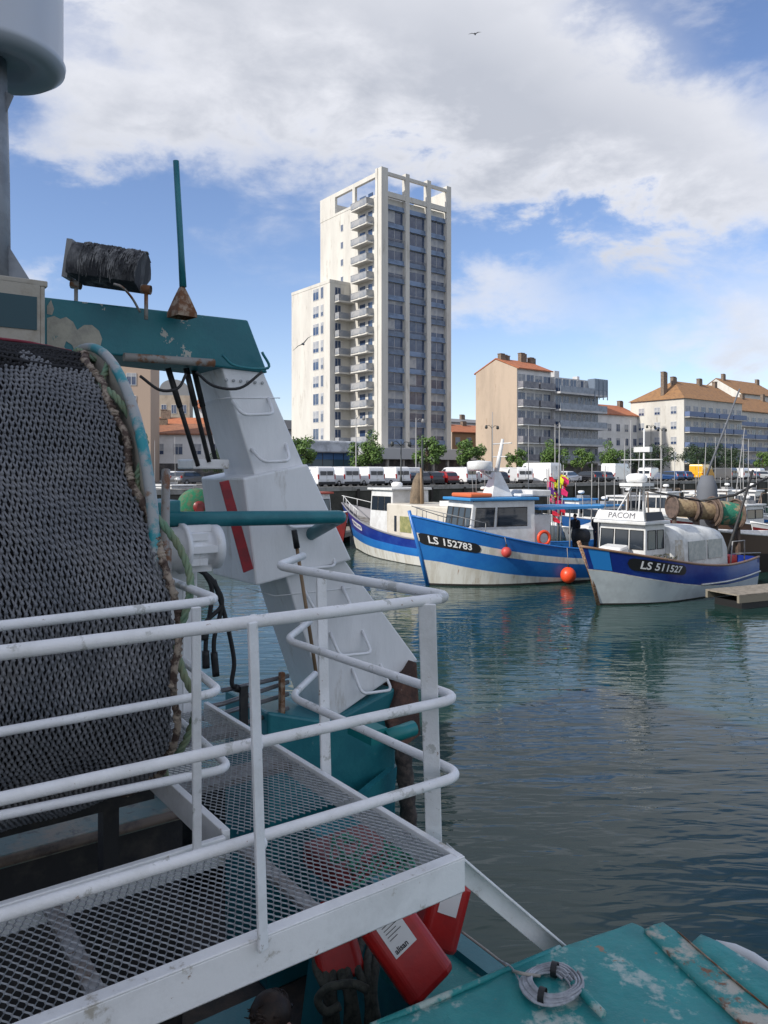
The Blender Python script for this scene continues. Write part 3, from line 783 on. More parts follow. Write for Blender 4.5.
# wooden fender piles along the wall are seen as dark streaks
pm = mat('pile_wood', (.035,.03,.025), .9)
m = MB(); m.obox(Q(0,-.2,-4), QE*.28, QN*.2, Z*3.9)
pile = m.build('fender_pile', pm); ORG.pop(pile, None)
tag(pile, 'dark timber fender pile on the quay wall', 'pile', 'timber fender piles along the quay wall')
for k in range(-6, 26):
    if k == 0: continue
    c = pile.copy(); col.objects.link(c); c.location = QE*k*4.5

# ------------------------------------------------------------------ vehicles (x forward, wheels on z=0)
tyre = mat('tyre', (.02,.02,.02), .8); hub = mat('hub', (.35,.35,.36), .35, .6)
lampr = mat('tail_lamp', (.35,.01,.01), .2); lampw = mat('head_lamp', (.6,.6,.62), .1); plate = mat('number_plate', (.6,.6,.55), .5)
trim = mat('black_trim', (.02,.02,.022), .6)
def paint(n, c): return mat('car_'+n, c, .25, coat=.6)
def wheels(t, xs, w, r, k=None):
    pr = None
    for x in xs:
        for sg in (-1,1):
            if pr is None:
                m = MB(); m.lathe([(r*.6,-.11),(r*.95,-.11),(r,-.07),(r,.07),(r*.95,.11),(r*.6,.11)], (0,0,0), (0,1,0), 20)
                wh = m.build('wheel', tyre, t); wh.location = (x, sg*(w/2-.10), r)
                m = MB(); m.lathe([(.001,-.085),(r*.55,-.095),(r*.62,-.085)], (0,0,0), (0,1,0), 12); m.lathe([(r*.62,.085),(r*.55,.095),(.001,.085)], (0,0,0), (0,1,0), 12)
                h = m.build('rim', hub, wh); pr = (wh, h)
            else:
                c = pr[0].copy(); col.objects.link(c); c.parent = t; c.location = (x, sg*(w/2-.10), r)
                d = pr[1].copy(); col.objects.link(d); d.parent = c
def vehicle(kind, pt, label, hero=False):
    t = thing({'van':'panel_van','box':'box_van','car':'parked_car'}[kind], label, {'van':'van','box':'van','car':'car'}[kind], group='vehicles parked along the quay')
    if kind == 'van':
        Lh, w, r = 2.25, 1.95, .32
        prof = [(-2.25,.28),(-2.28,.75),(-2.22,1.55),(-2.12,1.86),(-1.9,1.92),(.55,1.90),(.85,1.82),(1.45,1.18),(2.15,1.02),(2.25,.75),(2.25,.28)]
        side = [(.62,1.25),(.55,1.70),(.85,1.68),(1.30,1.22)]
    elif kind == 'box':
        Lh, w, r = 2.7, 2.0, .34
        prof = [(-2.7,.3),(-2.74,.8),(-2.7,2.2),(-2.6,2.45),(1.1,2.45),(1.45,2.35),(2.05,1.35),(2.6,1.15),(2.72,.8),(2.72,.3)]
        side = [(1.0,1.4),(1.0,2.05),(1.4,2.05),(1.9,1.38)]
    else:
        Lh, w, r = 2.05, 1.74, .30
        prof = [(-2.05,.26),(-2.08,.62),(-2.0,.92),(-1.72,1.36),(-1.3,1.46),(.05,1.45),(.35,1.38),(1.05,.95),(1.9,.80),(2.08,.60),(2.06,.26)]
        side = [(-1.62,.95),(-1.42,1.32),(.15,1.36),(.42,1.28),(.92,.94)]
    m = MB(); n = len(prof)
    cab = [(w/2-(0 if z < 1.0 or (kind == 'box' and z < 2.3) else (z-1.0)*(.05 if kind != 'car' else .32)) - (.07 if z > prof[3][1]+.0 else 0)) for x, z in prof]
    A = [m.v((x,-c,z)) for (x,z), c in zip(prof, cab)]; B = [m.v((x,c,z)) for (x,z), c in zip(prof, cab)]
    m.face(A); m.face(B[::-1])
    for i in range(n):
        j = (i+1) % n; m.face([A[j],A[i],B[i],B[j]])
    m.build('body', pt, t, bevel=.045 if kind == 'box' else .11)
    m = MB()
    hw = lambda z: w/2-max(0,(z-1.0))*(.05 if kind != 'car' else .32)+.012
    for sg in (-1,1):
        p = [(x, sg*hw(z), z) for x, z in side]
        m.prism(p, (0,-sg*.03,0))
    m.build('side_window', glass, t)
    m = MB()
    def ws(i, f0, f1, off=.015):    # glass on the sloping face i
        (x0,z0),(x1,z1) = prof[i], prof[i+1]; P = lambda f: Vector((x0+(x1-x0)*f,0,z0+(z1-z0)*f))
        d = (P(1)-P(0)); nn = Vector((-d.z,0,d.x)).normalized()
        if nn.x*(1 if x0 > 0 else -1) < 0: nn = -nn
        a, c = P(f0)+nn*off, P(f1)+nn*off; k = w/2*.84
        m.prism([a+Vector((0,-k,0)), a+Vector((0,k,0)), c+Vector((0,k*.95,0)), c+Vector((0,-k*.95,0))], -nn*.02)
    ws({'van':6,'box':5,'car':6}[kind], .08, .92)
    m.build('windscreen', glass, t)
    if kind == 'car':
        m = MB(); ws(2, .1, .9); m.build('rear_window', glass, t)
    else:
        m = MB(); x = -Lh-.02; hh = prof[2][1]
        m.box(x-.012,x+.02,-.007,.007,.5,hh*.95, 0); m.box(x-.035,x+.02,-.22,.0,.62,.74,1)
        m.box(x-.025,x+.04,-.70,-.08,hh*.72,hh*.96,2); m.box(x-.025,x+.04,.08,.70,hh*.72,hh*.96,2)
        m.build('rear_doors', [trim, plate, glass if kind == 'van' else pt], t)
    m = MB()
    for sg in (-1,1): a, c = sorted((sg*(w/2-.13), sg*(w/2-.02))); m.box(-Lh-.035,-Lh+.12, a, c, .75, 1.0 if kind == 'car' else 1.2)
    m.build('tail_lamp', lampr, t)
    m = MB()
    for sg in (-1,1):
        a, c = sorted((sg*(w/2-.01), sg*(w/2-.38))); m.box(Lh-.22, Lh+.03, a, c, .62, .82)
    m.build('headlight', lampw, t)
    m = MB(); m.box(-Lh-.09,-Lh+.1,-w/2+.06,w/2-.06,.26,.52); m.build('bumper', trim, t, bevel=.03); m = MB(); m.box(Lh-.1,Lh+.09,-w/2+.06,w/2-.06,.24,.50); m.build('bumper', trim, t, bevel=.03)
    wheels(t, (-Lh+.75, Lh-.75), w, r)
    return t
wh_p = paint('white',(.75,.76,.77)); 
VT = {}
def park(kind, colr, px, row, ang, label):
    key = (kind, colr)
    c = {'white':(.75,.76,.77),'grey':(.10,.105,.115),'black':(.012,.013,.016),'red':(.28,.012,.014),'silver':(.35,.37,.38),'blue':(.02,.06,.17),'yellow':(.75,.38,.01),'cream':(.6,.55,.42)}[colr]
    x = qat(px, row)
    if key not in VT:
        VT[key] = t = vehicle(kind, paint(colr, c), label, hero=(colr != 'white'))
        t.location = Q(x,row,.004); t.rotation_euler = (0,0,QA+R(ang)); t['label'] = label
    else: t = dup(VT[key], Q(x,row,.004), QA+R(ang), label)
    return t
park('van','white',313,4.6,90,'white panel van, first from the left of the row above the red boat')
park('van','white',338,4.6,91,'white panel van, second from the left of the quayside row')
park('van','white',363,4.6,89,'white panel van parked under the round tree left of the dark lamp post')
park('van','white',389,4.6,90,'white panel van directly beside the dark quay lamp post')
park('van','white',411,10.5,0,'white van parked sideways behind the dark cars right of the lamp post')
park('car','grey',412,4.5,90,'dark grey car just right of the quay lamp post')
park('car','black',425,4.4,90,'black car parked next to the dark grey car')
park('car','red',440,4.6,90,'red car behind the radar arch of the small white boat')
park('van','white',455,5.2,100,'white van behind the wheelhouse mast, left of the white radar dome')
park('van','white',476,5.0,80,'white van behind the mast of the blue boat')
park('car','black',491,4.6,90,'black car in the gap behind the blue boat mast')
park('van','white',507,9.5,70,'white van turned outward below the brown fronted block')
park('van','white',519,4.6,60,'white van parked at an angle with nose to the road')
park('box','white',538,4.8,90,'white box van just left of the pink and yellow marker flags')
park('car','white',568,5.0,10,'white estate car parked sideways right of the marker flags')
park('car','black',586,5.0,90,'black car right of the white estate car')
park('car','grey',597,5.2,90,'dark grey car left of the tall white box van')
park('box','white',617,5.0,10,'large white box van parked broadside at the end of the tree row')
park('van','white',650,5.0,12,'white van broadside behind the masts right of the large box van')
park('car','blue',668,5.2,90,'blue car right of the broadside white van')
park('car','blue',678,5.2,88,'second blue car, nearest to the yellow van')
park('box','yellow',702,5.4,10,'yellow van behind the grey mast base')
park('van','grey',721,5.2,90,'dark van right of the yellow van')
park('van','white',733,5.2,90,'white van behind the twin thin masts')
park('car','grey',745,5.2,90,'dark grey car right of the twin thin masts')
park('van','white',750,9.8,90,'white van at the far right behind the net drums')
park('car','silver',761,5.2,90,'silver car at the right end of the quay row')
park('car','silver',428,11.5,0,'silver car on the road behind the black car')
park('car','black',470,11.5,0,'black car on the road under the low trees')
park('car','grey',350,11.5,0,'dark grey car passing behind the first white vans')
park('car','white',178,30,40,'white car seen between the gantry struts at the left')
park('car','grey',190,22,20,'dark grey car seen below the white car between the struts')
park('car','silver',301,10,0,'silver car half hidden behind the gantry leg')

# ------------------------------------------------------------------ buildings
creamw = mat('cream_render', (.63,.615,.565), .85, c2=(.52,.50,.46), sc=.25, lo=.4, hi=.65, c3=(.30,.27,.22), sc3=1.1, lo3=.56, hi3=.8, stretch=(1,1,.22))
whitew = mat('white_render', (.74,.74,.74), .85, c2=(.62,.62,.61), sc=.3)
greyw  = mat('grey_render', (.56,.56,.57), .85, c2=(.44,.44,.44), sc=.4)
tan    = mat('tan_render', (.48,.385,.30), .85, c2=(.41,.33,.26), sc=.3, c3=(.38,.29,.22), sc3=1, stretch=(1,1,.3))
bluep  = mat('blue_grey_panel', (.20,.28,.42), .5, c2=(.13,.18,.27), sc=1)
wglass = mat('window_glass', (.03,.055,.12), .08, c2=(.09,.12,.18), sc=.5, lo=.45, hi=.6, spec=.9)
blindm = mat('blind', (.42,.43,.44), .7, c2=(.28,.30,.34), sc=.4, lo=.45, hi=.55)
frame  = mat('window_frame', (.55,.56,.57), .5)
tile   = mat('clay_tile', (.30,.13,.07), .85, c2=(.22,.10,.06), sc=1.5, c3=(.36,.22,.13), sc3=4, bump=.03, bsc=9)
tileo  = mat('orange_tile', (.42,.15,.07), .85, c2=(.34,.12,.06), sc=1.5, bump=.03, bsc=9)
tileb  = mat('brown_tile', (.30,.16,.07), .85, c2=(.22,.12,.06), sc=1.5, bump=.03, bsc=9)
railg  = mat('balcony_panel', (.22,.24,.27), .5, c2=(.36,.36,.36), sc=.6)
blueb  = mat('blue_balcony', (.12,.17,.30), .5)
chim   = mat('chimney_brick', (.22,.17,.13), .9, c2=(.13,.1,.08), sc=3)
def window(parent, w, h, style=0, fr=frame):       # faces -y, origin at the sill centre
    m = MB(); m.box(-w/2,w/2,-.04,.02,-.06,0,0); m.box(-w/2,w/2,-.04,.02,h,h+.06,0)
    for x in ((-w/2,), (w/2-.06,), (-.03,)): m.box(x[0],x[0]+.06,-.035,.02,0,h,0)
    if style == 1: m.box(-w/2+.06,w/2-.06,-.02,.015,h*.35,h,1)
    if style == 2: m.box(-w/2+.06,-.03,-.02,.015,h*.1,h,1)
    if style == 3: m.box(-w/2+.06,w/2-.06,-.02,.015,h*.72,h,1)
    f = m.build('window', [fr, blindm], parent)
    m = MB(); m.box(-w/2+.04,w/2-.04,-.005,.01,.0,h)
    g = m.build('pane', wglass, f)
    return f
def winst(f, parent, loc, rz=0.):
    c = f.copy(); col.objects.link(c); c.parent = parent; c.location = loc; c.rotation_euler = (0,0,rz)
    for ch in [o for o in f.children]:
        d = ch.copy(); col.objects.link(d); d.parent = c
    return c
TE = Vector((.795,.606,0)); TA = math.atan2(.606,.795)
def Bt(px, Y): p = PX(px, HOR, Y); p.z = 3.4; return p
# --- the tower: local x along the shaded street front, y along the sunny side
base = Bt(381,118)
tb = thing('apartment_tower', 'tall cream apartment tower of fourteen storeys with a lower wing', 'tower block', base, TA)
FH = 2.84; TW = 14.3; TD = 17.2
m = MB(); m.box(0,TW,.6,TD,0,43.8); m.build('wall', creamw, tb)
m = MB()
pil = [(-.02,1.25),(4.75,5.55),(9.2,10.0),(13.4,14.35)]
for a, b_ in pil: m.box(a,b_,-.15,.75,0,48.1)
m.box(-.15,1.1,.75,1.3,0,48.1)
m.build('pilaster', creamw, tb)
# crown frame
m = MB(); m.box(1.25,13.4,-.1,.3,47.1,47.6); m.box(1.25,13.4,-.1,.3,43.8,44.6)
m.box(-.05,.5,1.3,TD,46.9,47.6); m.box(-.05,.4,6.9,7.6,43.8,46.9); m.box(-.05,.4,12.6,TD,43.8,46.9); m.box(-.05,.4,1.3,12.6,43.8,44.2); m.box(13.9,14.3,1.3,TD,43.8,47.6)
m.box(.5,14,TD-.4,TD,43.8,47.5)
m.build('roof_frame', creamw, tb)
m = MB(); m.box(4,9,5,10,43.8,46.2); m.build('lift_housing', greyw, tb)
ws_ = None; styles = {}
cols = ((1.25,4.75,3),(5.55,9.2,3),(10.0,13.4,3))
cnt = 0
for ci, (a, b_, _) in enumerate(cols):
    m = MB()
    m.box(a+.002,b_-.002,.30,.62,-.02,.72)          # spandrel band
    m.box(a+.002,b_-.002,.10,.32,-.08,.02)
    sp = m.build('spandrel', bluep, tb); sp.location = (0,0,2.9)
    for f in range(1,15): inst(sp, tb, (0,0,2.9 + f*FH*.985))
    for f in range(14):
        z = 2.9+f*FH*.985+.75; w = b_-a-.1
        st = rnd.choice((0,0,0,2,3,1))
        if ci == 2 and rnd.random() < .45: st = 1
        if (ci,st) not in styles:
            styles[(ci,st)] = q = window(tb, w, 1.92, st); q.location = ((a+b_)/2, .52, z)
        else: winst(styles[(ci,st)], tb, ((a+b_)/2, .52, z))
# balcony railings low across the street front
for ci, (a, b_, _) in enumerate(cols):
    pr = None
    for f in range(14):
        if rnd.random() < .55: continue
        z = 2.9+f*FH*.985
        if pr is None:
            m = MB()
            for k in range(18): m.box(a+.05+k*(b_-a-.1)/18,a+.07+k*(b_-a-.1)/18,.02,.05,0,1.0)
            m.box(a+.02,b_-.02,.0,.06,1.0,1.05)
            pr = m.build('balcony_rail', railg, tb); pr.location = (0,0,z)
        else: inst(pr, tb, (0,0,z))
# side balconies on the sunny face (x = 0, facing -x)
pr = None
def balc(parent, y0, y1, d, name='balcony', rm=None, thick=.2, h=1.0):
    m = MB(); m.box(-d,0,y0,y1,-thick,0); o = m.build(name, creamw, parent)
    m = MB(); m.box(-d,-d+.04,y0,y1,.08,h); m.box(-d,0,y0,y0+.04,.08,h); m.box(-d,0,y1-.04,y1,.08,h); m.box(-d-.03,.0,y0-.02,y0+.06,h,h+.05); m.box(-d-.03,-d+.06,y0,y1,h,h+.05)
    m.build('railing', rm or railg, o); return o
for f in range(15):
    z = 2.9+f*FH
    if f == 0: pr = balc(tb, 1.9, 6.2, 1.35); pr.location = (0,0,z)
    else: winst(pr, tb, (0,0,z))
m = MB()
for f in range(15):
    z = 2.9+f*FH; m.box(-.02,.1,2.2,3.3,z+.05,z+2.15); m.box(-.02,.1,4.1,5.6,z+.05,z+2.15)
tag(m.build('balcony_door', wglass, tb))
# upper side windows above the wing
f = None
for k in range(4):
    loc = (-.02, 10.6, 31.9+k*FH+.4)
    if f is None: f = window(tb, .7, 1.0); f.location = loc; f.rotation_euler = (0,0,-math.pi/2)
    else: winst(f, tb, loc, -math.pi/2)
# wing
WX, WY0, WY1, WH = -3.9, 8.3, 20.2, 31.4
m = MB(); m.box(WX,0,WY0,WY1,0,WH); m.box(WX-.05,.0,WY0-.05,WY0+.15,WH,WH+.5); m.box(WX-.05,WX+.15,WY0,WY1,WH,WH+.5)
m.build('wing', creamw, tb)
fa = fb = pr = None
for k in range(10):
    z = 3.2+k*FH
    for y, w in ((12.4,1.7),(10.55,.8)):
        key = ('w', w, rnd.choice((0,1,3)))
        loc = (WX-.02, y, z+.5)
        if key not in styles: styles[key] = q = window(tb, w, 1.75, key[2]); q.location = loc; q.rotation_euler = (0,0,-math.pi/2)
        else: winst(styles[key], tb, loc, -math.pi/2)
    # wing side balconies (facing -y)
    if pr is None:
        m = MB(); m.box(WX+.9,-.0,WY0-1.3,WY0,-.18,0); pr = m.build('balcony', creamw, tb); pr.location = (0,0,z-.3)
        m = MB(); m.box(WX+.9,-.0,WY0-1.3,WY0-1.26,.05,1.0); m.box(WX+.9,WX+.94,WY0-1.3,WY0,.05,1.0); m.build('railing', railg, pr)
    else: winst(pr, tb, (0,0,z-.3))
    loc = (-2.4, WY0-.02, z+.0)
    if fa is None: fa = window(tb, 1.2, 2.0); fa.location = loc
    else: winst(fa, tb, loc)
# --- low shop building in front of the tower
def simple_block(name, label, cat, loc, rz, w, d, h, wallm_, roofm=None, over=.3, grp=None):
    t = thing(name, label, cat, loc, rz, grp)
    m = MB(); m.box(0,w,0,d,0,h); m.build('wall', wallm_, t); return t
def loc_on(px, Y): return Bt(px, Y)
fas = mat('fascia_grey', (.50,.54,.60), .6, c2=(.30,.33,.37), sc=.6)
lb = thing('shop_building', 'low flat roofed shop building with blue windows at the foot of the tower', 'shop', Bt(284,112), TA)
m = MB(); m.box(0,13,0,8,0,4.2); m.build('wall', mat('dark_shopfront', (.05,.055,.065), .5, c2=(.12,.11,.1), sc=.5), lb)
m = MB(); m.box(-.4,13.4,-1.4,8.2,4.2,6.0); m.build('fascia', fas, lb, bevel=.25)
for k in range(6):
    m = MB(); m.box(1+k*1.9,2.75+k*1.9,-.06,.02,.5,3.2); m.box(1+k*1.9,2.75+k*1.9,-.09,.0,3.2,4.15,1); m.build('shop_window', [mat('teal_glass', (.05,.10,.13), .1), mat('blue_sign', (.03,.12,.30), .4)], lb)
# arcade along the tower street front
ab = thing('shop_arcade', 'long grey canopy with dark shopfronts right of the low shop building', 'shop', base+TE*-1.5+Vector((.606,-.795,0))*3.2, TA)
m = MB(); m.box(-1,24,1.2,3.0,0,3.2); m.build('wall', mat('dark_shopfront2', (.035,.035,.04), .5, c2=(.12,.11,.11), sc=.7, lo=.5, hi=.6), ab)
m = MB(); m.box(-3,25,-.6,3.0,3.2,4.9); m.build('canopy', mat('canopy_grey', (.40,.41,.42), .7), ab, bevel=.05)
for k in range(8):
    m = MB(); m.box(k*3,k*3+.35,-.3,.05,0,3.2); m.build('column', conc, ab)
# --- generic tiled apartment house
def house(name, label, loc, rz, w, d, h, wallF, wallS, roofm, floors, bays, ridge=2.6, gable=True, bal=True, balm=None, chims=3, hip=False, winside=0, grp=None, bx=None, fh=2.8, g0=3.0):
    t = thing(name, label, 'apartment block', loc, rz, grp)
    m = MB(); m.box(0,w,0,d,0,h,0)
    o = m.build('wall', wallF, t)
    m = MB()
    pr_ = [(-.06,-.05,0),(-.06,d+.05,0),(-.06,d+.05,h),(-.06,d/2,h+ridge-.1),(-.06,-.05,h)] if gable else [(-.06,-.05,0),(-.06,d+.05,0),(-.06,d+.05,h),(-.06,-.05,h)]
    m.prism(pr_, (.055,0,0)); m.build('end_wall', wallS, t)
    m = MB(); e = .45
    if hip:
        m.hexa([(-e,-e,h),(w+e,-e,h),(w+e,d+e,h),(-e,d+e,h),(d*.5,d/2-.1,h+ridge),(w-.3,d/2-.1,h+ridge),(w-.3,d/2+.1,h+ridge),(d*.5,d/2+.1,h+ridge)])
    else:
        for s_ in (0,1):
            y0, y1 = (-e, d/2) if s_ == 0 else (d+e, d/2)
            m.prism([(-.1,y0,h-.1),(-.1,y1,h+ridge),(-.1,y1,h+ridge+.18),(-.1,y0,h+.08)], (w+.2,0,0))
    rf = m.build('roof', roofm, t)
    for k in range(chims):
        m = MB(); x = w*(.08+.84*k/max(1,chims-1))*(.55 if chims > 3 and k < 2 else 1); y = d*.42; hh = ridge+rnd.uniform(.5,1.4)
        m.box(x,x+rnd.uniform(.8,1.6),y,y+.7,h,h+hh); m.box(x-.06,x+.9,y-.06,y+.76,h+hh,h+hh+.12); m.build('chimney', chim, rf)
    pw = {}
    bx = bx or [w*(k+.5)/bays for k in range(bays)]
    for f in range(floors):
        z = g0+f*fh
        for x in bx:
            st = rnd.choice((0,0,1,3)); ww = 1.7 if bal else 1.2; hh = 2.0 if bal else 1.4
            loc_ = (x, -.03, z+.15+(0 if bal else .6))
            if st not in pw: pw[st] = q = window(t, ww, hh, st); q.location = loc_
            else: winst(pw[st], t, loc_)
    if bal:
        pb = None
        for f in range(floors):
            z = g0+f*fh
            for g in range(0, bays, 2):
                x0 = w*g/bays+.15; x1 = min(w, w*(g+2)/bays)-.15
                if pb is None:
                    m = MB(); m.box(0,x1-x0,-1.15,0,-.16,0); pb = m.build('balcony', wallF, t); pb.location = (x0,0,z)
                    m = MB(); m.box(0,x1-x0,-1.15,-1.11,.08,1.0); m.box(0,.04,-1.15,0,.08,1.0); m.box(x1-x0-.04,x1-x0,-1.15,0,.08,1.0); m.build('railing', balm or railg, pb)
                else: winst(pb, t, (x0,0,z))
    if winside:
        sw = window(t, 1.3, 1.4, 1); first = True
        for f in range(floors):
            for k in range(winside):
                l = (-.09, d*(k+.6)/(winside+.3), g0+f*fh+.7)
                if first: sw.location = l; sw.rotation_euler = (0,0,-math.pi/2); first = False
                else: winst(sw, t, l, -math.pi/2)
    m = MB(); m.box(.3,w-.3,-.04,.02,.2,2.5); m.build('shopfront', mat('ground_shop', (.05,.05,.055), .4, c2=(.16,.15,.14), sc=.6), t)
    return t
hb = house('apartment_house', 'apartment block with blank tan end wall and brown chimneys', Bt(517,118), TA, 7.8, 8.9, 17.2, whitew, tan, tileo, 5, 4, ridge=1.9, chims=4, balm=mat('dark_rail',(.17,.17,.20),.5,c2=(.26,.26,.28),sc=2))
p = Bt(517,118)+TE*7.85
hb2 = thing('apartment_house', 'grey flat roofed block with long blue grey balconies joined to the tan walled block', 'apartment block', p, TA)
m = MB(); m.box(0,11.2,-.6,8.6,0,16.4); m.box(.5,2.2,2,3.2,16.4,17.6); m.box(3.2,4.4,2,3,16.4,17.9); m.box(9,9.6,2,3,16.4,17.4); m.build('wall', greyw, hb2)
pb = pw_ = None; pws = {}
for f in range(5):
    z = 3.0+f*2.75
    if pb is None:
        m = MB(); m.box(-.1,11.8,-2.0,-.6,-.3,0); pb = m.build('balcony', greyw, hb2); pb.location = (0,0,z)
        m = MB(); m.box(-.1,11.8,-2.0,-1.95,.0,.95); m.build('railing', mat('blue_grey_rail', (.32,.36,.42), .5, c2=(.22,.25,.29), sc=2), pb)
    else: winst(pb, hb2, (0,0,z))
    for k in range(6):
        st = rnd.choice((0,0,1,2)); l = (1.0+k*1.85,-.63,z+.1)
        if st not in pws: pws[st] = q = window(hb2, 1.6, 2.1, st); q.location = l
        else: winst(pws[st], hb2, l)
m = MB(); m.box(8.4,11.8,-2.05,-.62,14.7,16.6); 
for k in range(4): m.box(8.4+k*1.1,8.5+k*1.1,-2.12,-2.0,13.2,16.6)
m.build('glazed_loggia', mat('loggia', (.16,.20,.26), .2), hb2)
m = MB(); m.box(.3,11,-.64,-.56,.2,2.5); m.build('shopfront', MATS['ground_shop'], hb2)
house('town_house', 'white house with a bright orange tiled roof', Bt(596,150), TA, 14, 9, 12.6, whitew, greyw, tileo, 3, 5, ridge=2.3, bal=False, chims=2)
house('apartment_house', 'cream apartment block with hipped brown roof and blue balconies', Bt(684,150), TA, 22, 12.0, 15.6, creamw, creamw, tileb, 4, 8, ridge=4.3, gable=False, hip=True, balm=blueb, chims=4, winside=3, fh=3.0)
house('apartment_house', 'cream block at the right edge continuing the blue balcony row', Bt(737,176), TA, 24, 12.0, 15.2, creamw, creamw, tileb, 4, 8, ridge=4.0, balm=blueb, chims=3, fh=2.9)
house('apartment_house', 'pale gabled house rising behind the cream block at the right edge', Bt(741,205), TA, 22, 14, 22, creamw, creamw, tileb, 5, 6, ridge=4.6, bal=False, chims=2)
house('town_house', 'small ochre house between the tower and the tan walled block', Bt(452,150), TA, 12, 8, 9.0, mat('ochre',(.40,.22,.11),.85), tan, tileo, 2, 4, ridge=1.6, bal=False, chims=3)
house('town_house', 'pale flat house behind the ochre house right of the tower', Bt(449,175), TA, 14, 8, 12.5, whitew, whitew, mat('grey_roof',(.2,.2,.21),.8), 3, 5, ridge=1.0, bal=False, chims=3)
house('town_house', 'dark slate roofed house left of the tower', Bt(270,150), TA, 10, 8, 9.6, greyw, greyw, mat('slate',(.07,.075,.085),.7), 2, 4, ridge=2.0, bal=False, chims=2)
# houses seen under the gantry beam
for (px, Y, w, h, wl, rf, lab, rd) in ((112,95,4.6,16.5,mat('pinkish',(.42,.32,.25),.85),tile,'pinkish tall house at the left edge of the gantry gap',1.2),
        (153,120,9,7.9,creamw,tileo,'cream house with an orange roof below the domed building',2),
        (150,105,10,6.5,whitew,tile,'low white house behind the boats in the gantry gap',1.5),
        (196,135,10,12.5,whitew,tileo,'white house right of the domed building',1.6),
        (206,150,14,9,creamw,tileb,'cream house farthest right in the gantry gap',2)):
    house('town_house', lab, Bt(px,Y), TA-.5, w, 8, h, wl, wl, rf, int((h-3)/2.8), max(1,int(w/2.4)), ridge=rd, bal=False, chims=2, winside=2)
dm = thing('domed_building', 'beige building with a rounded grey roof between the struts', 'building', Bt(158,150), TA-.5)
m = MB(); m.box(0,6.0,0,7,0,16.2); m.build('wall', mat('beige_stone', (.40,.34,.27), .85, c2=(.3,.25,.2), sc=.5), dm)
m = MB(); m.prism([(3.0+2.8*math.cos(math.pi*k/14), 0, 16.2+3.1*math.sin(math.pi*k/14)**.6) for k in range(15)], (0,7,0)); m.build('roof', mat('zinc', (.22,.23,.24), .5), dm)
w_ = window(dm, 1.0, 1.6); w_.location = (1.2,-.03,4)
for k in range(3):
    for f in range(4):
        if k+f: winst(w_, dm, (1.1+k*1.9,-.03,4+f*2.9))
# unseen block added out of frame on the left to shade the foreground ship
ib = thing('shade_block', 'plain grey unseen block added left of the trawler to shade it', 'building', UV(-24,-32,0), math.atan2(U.y,U.x))
m = MB(); m.box(0,11,29,43.5,0,18.0); m.build('wall', greyw, ib)
m = MB(); m.box(-.3,11.3,28.7,43.8,18.0,18.5); m.build('roof', mat('grey_roof',(.2,.2,.21),.8), ib)
w_ = window(ib, 2.0, 1.6); w_.location = (11.03, 31, 6); w_.rotation_euler = (0,0,math.pi/2)
for k in range(4):
    for f in range(3):
        if k+f: winst(w_, ib, (11.03,31+k*3.4,6+f*4.0), math.pi/2)
# ------------------------------------------------------------------ trees
leafm = bpy.data.materials.new('leaves'); leafm.use_nodes = True
nt = leafm.node_tree; b = nt.nodes['Principled BSDF']; gi = nt.nodes.new('ShaderNodeNewGeometry'); rp = nt.nodes.new('ShaderNodeValToRGB')
rp.color_ramp.elements[0].color = (.03,.07,.014,1); rp.color_ramp.elements[1].color = (.13,.23,.045,1)
nt.links.new(gi.outputs['Random Per Island'], rp.inputs[0]); nt.links.new(rp.outputs[0], b.inputs['Base Color']); b.inputs['Roughness'].default_value = .6
leafd = leafm.copy(); leafd.name = 'dark_leaves'
rp = [n for n in leafd.node_tree.nodes if n.type == 'VALTORGB'][0]; rp.color_ramp.elements[0].color = (.012,.03,.012,1); rp.color_ramp.elements[1].color = (.045,.085,.03,1)
bark = mat('bark', (.09,.07,.05), .9, c2=(.05,.04,.03), sc=8, bump=.01)
def make_tree(label, R0, H, lm, trunk=2.0, n=2600, sq=.85, grp='street trees along the quay road'):
    t = thing('street_tree', label, 'tree', group=grp)
    m = MB(); m.tube([(0,0,0),(.03,0,trunk*.6),(0,.04,trunk+.4),(0,0,H-R0*.5)], [.16,.12,.10,.04], 8)
    clumps = []
    for k in range(26):
        a = rnd.uniform(0,6.28); z = rnd.uniform(-1,1); q = math.sqrt(1-z*z); rr = R0*rnd.uniform(.45,.88)
        c = Vector((math.cos(a)*q*rr, math.sin(a)*q*rr, H-R0*sq+z*rr*sq)); clumps.append((c, R0*rnd.uniform(.20,.36)))
        if k % 3 == 0: m.tube([(0,0,trunk+.1*k%.8), tuple(c*.5+Vector((0,0,trunk*.5))), tuple(c)], [.05,.035,.012], 5)
    m.build('trunk', bark, t)
    m = MB()
    for i in range(n):
        c, r = rnd.choice(clumps); d = Vector((rnd.gauss(0,1),rnd.gauss(0,1),rnd.gauss(0,1))).normalized()
        p = c + d*r*rnd.uniform(.6,1.08)
        a = Vector((rnd.uniform(-1,1),rnd.uniform(-1,1),rnd.uniform(-1,1))).normalized(); b_ = a.cross(d+Vector((.01,.02,.3))).normalized(); s = rnd.uniform(.07,.13)
        m.poly([p-a*s, p-b_*s*.6, p+a*s, p+b_*s*.6])
    m.build('crown', lm, t)
    return t
T1 = make_tree('clipped round street tree left of the first white vans', 1.9, 4.6, leafm, n=4200, sq=.92)
T2 = make_tree('small loose street tree', 1.5, 3.9, leafm, n=2600, sq=.95)
T3 = make_tree('dark spreading tree', 2.4, 5.2, leafd, n=3200)
def put(T, px, row, sc, label, first=False):
    x = qat(px, row); l = Q(x,row,.12)
    if first: T.location = l; T['label'] = label; t = T
    else: t = dup(T, l, rnd.uniform(0,6), label)
    t.scale = (sc,sc,sc*.98); return t
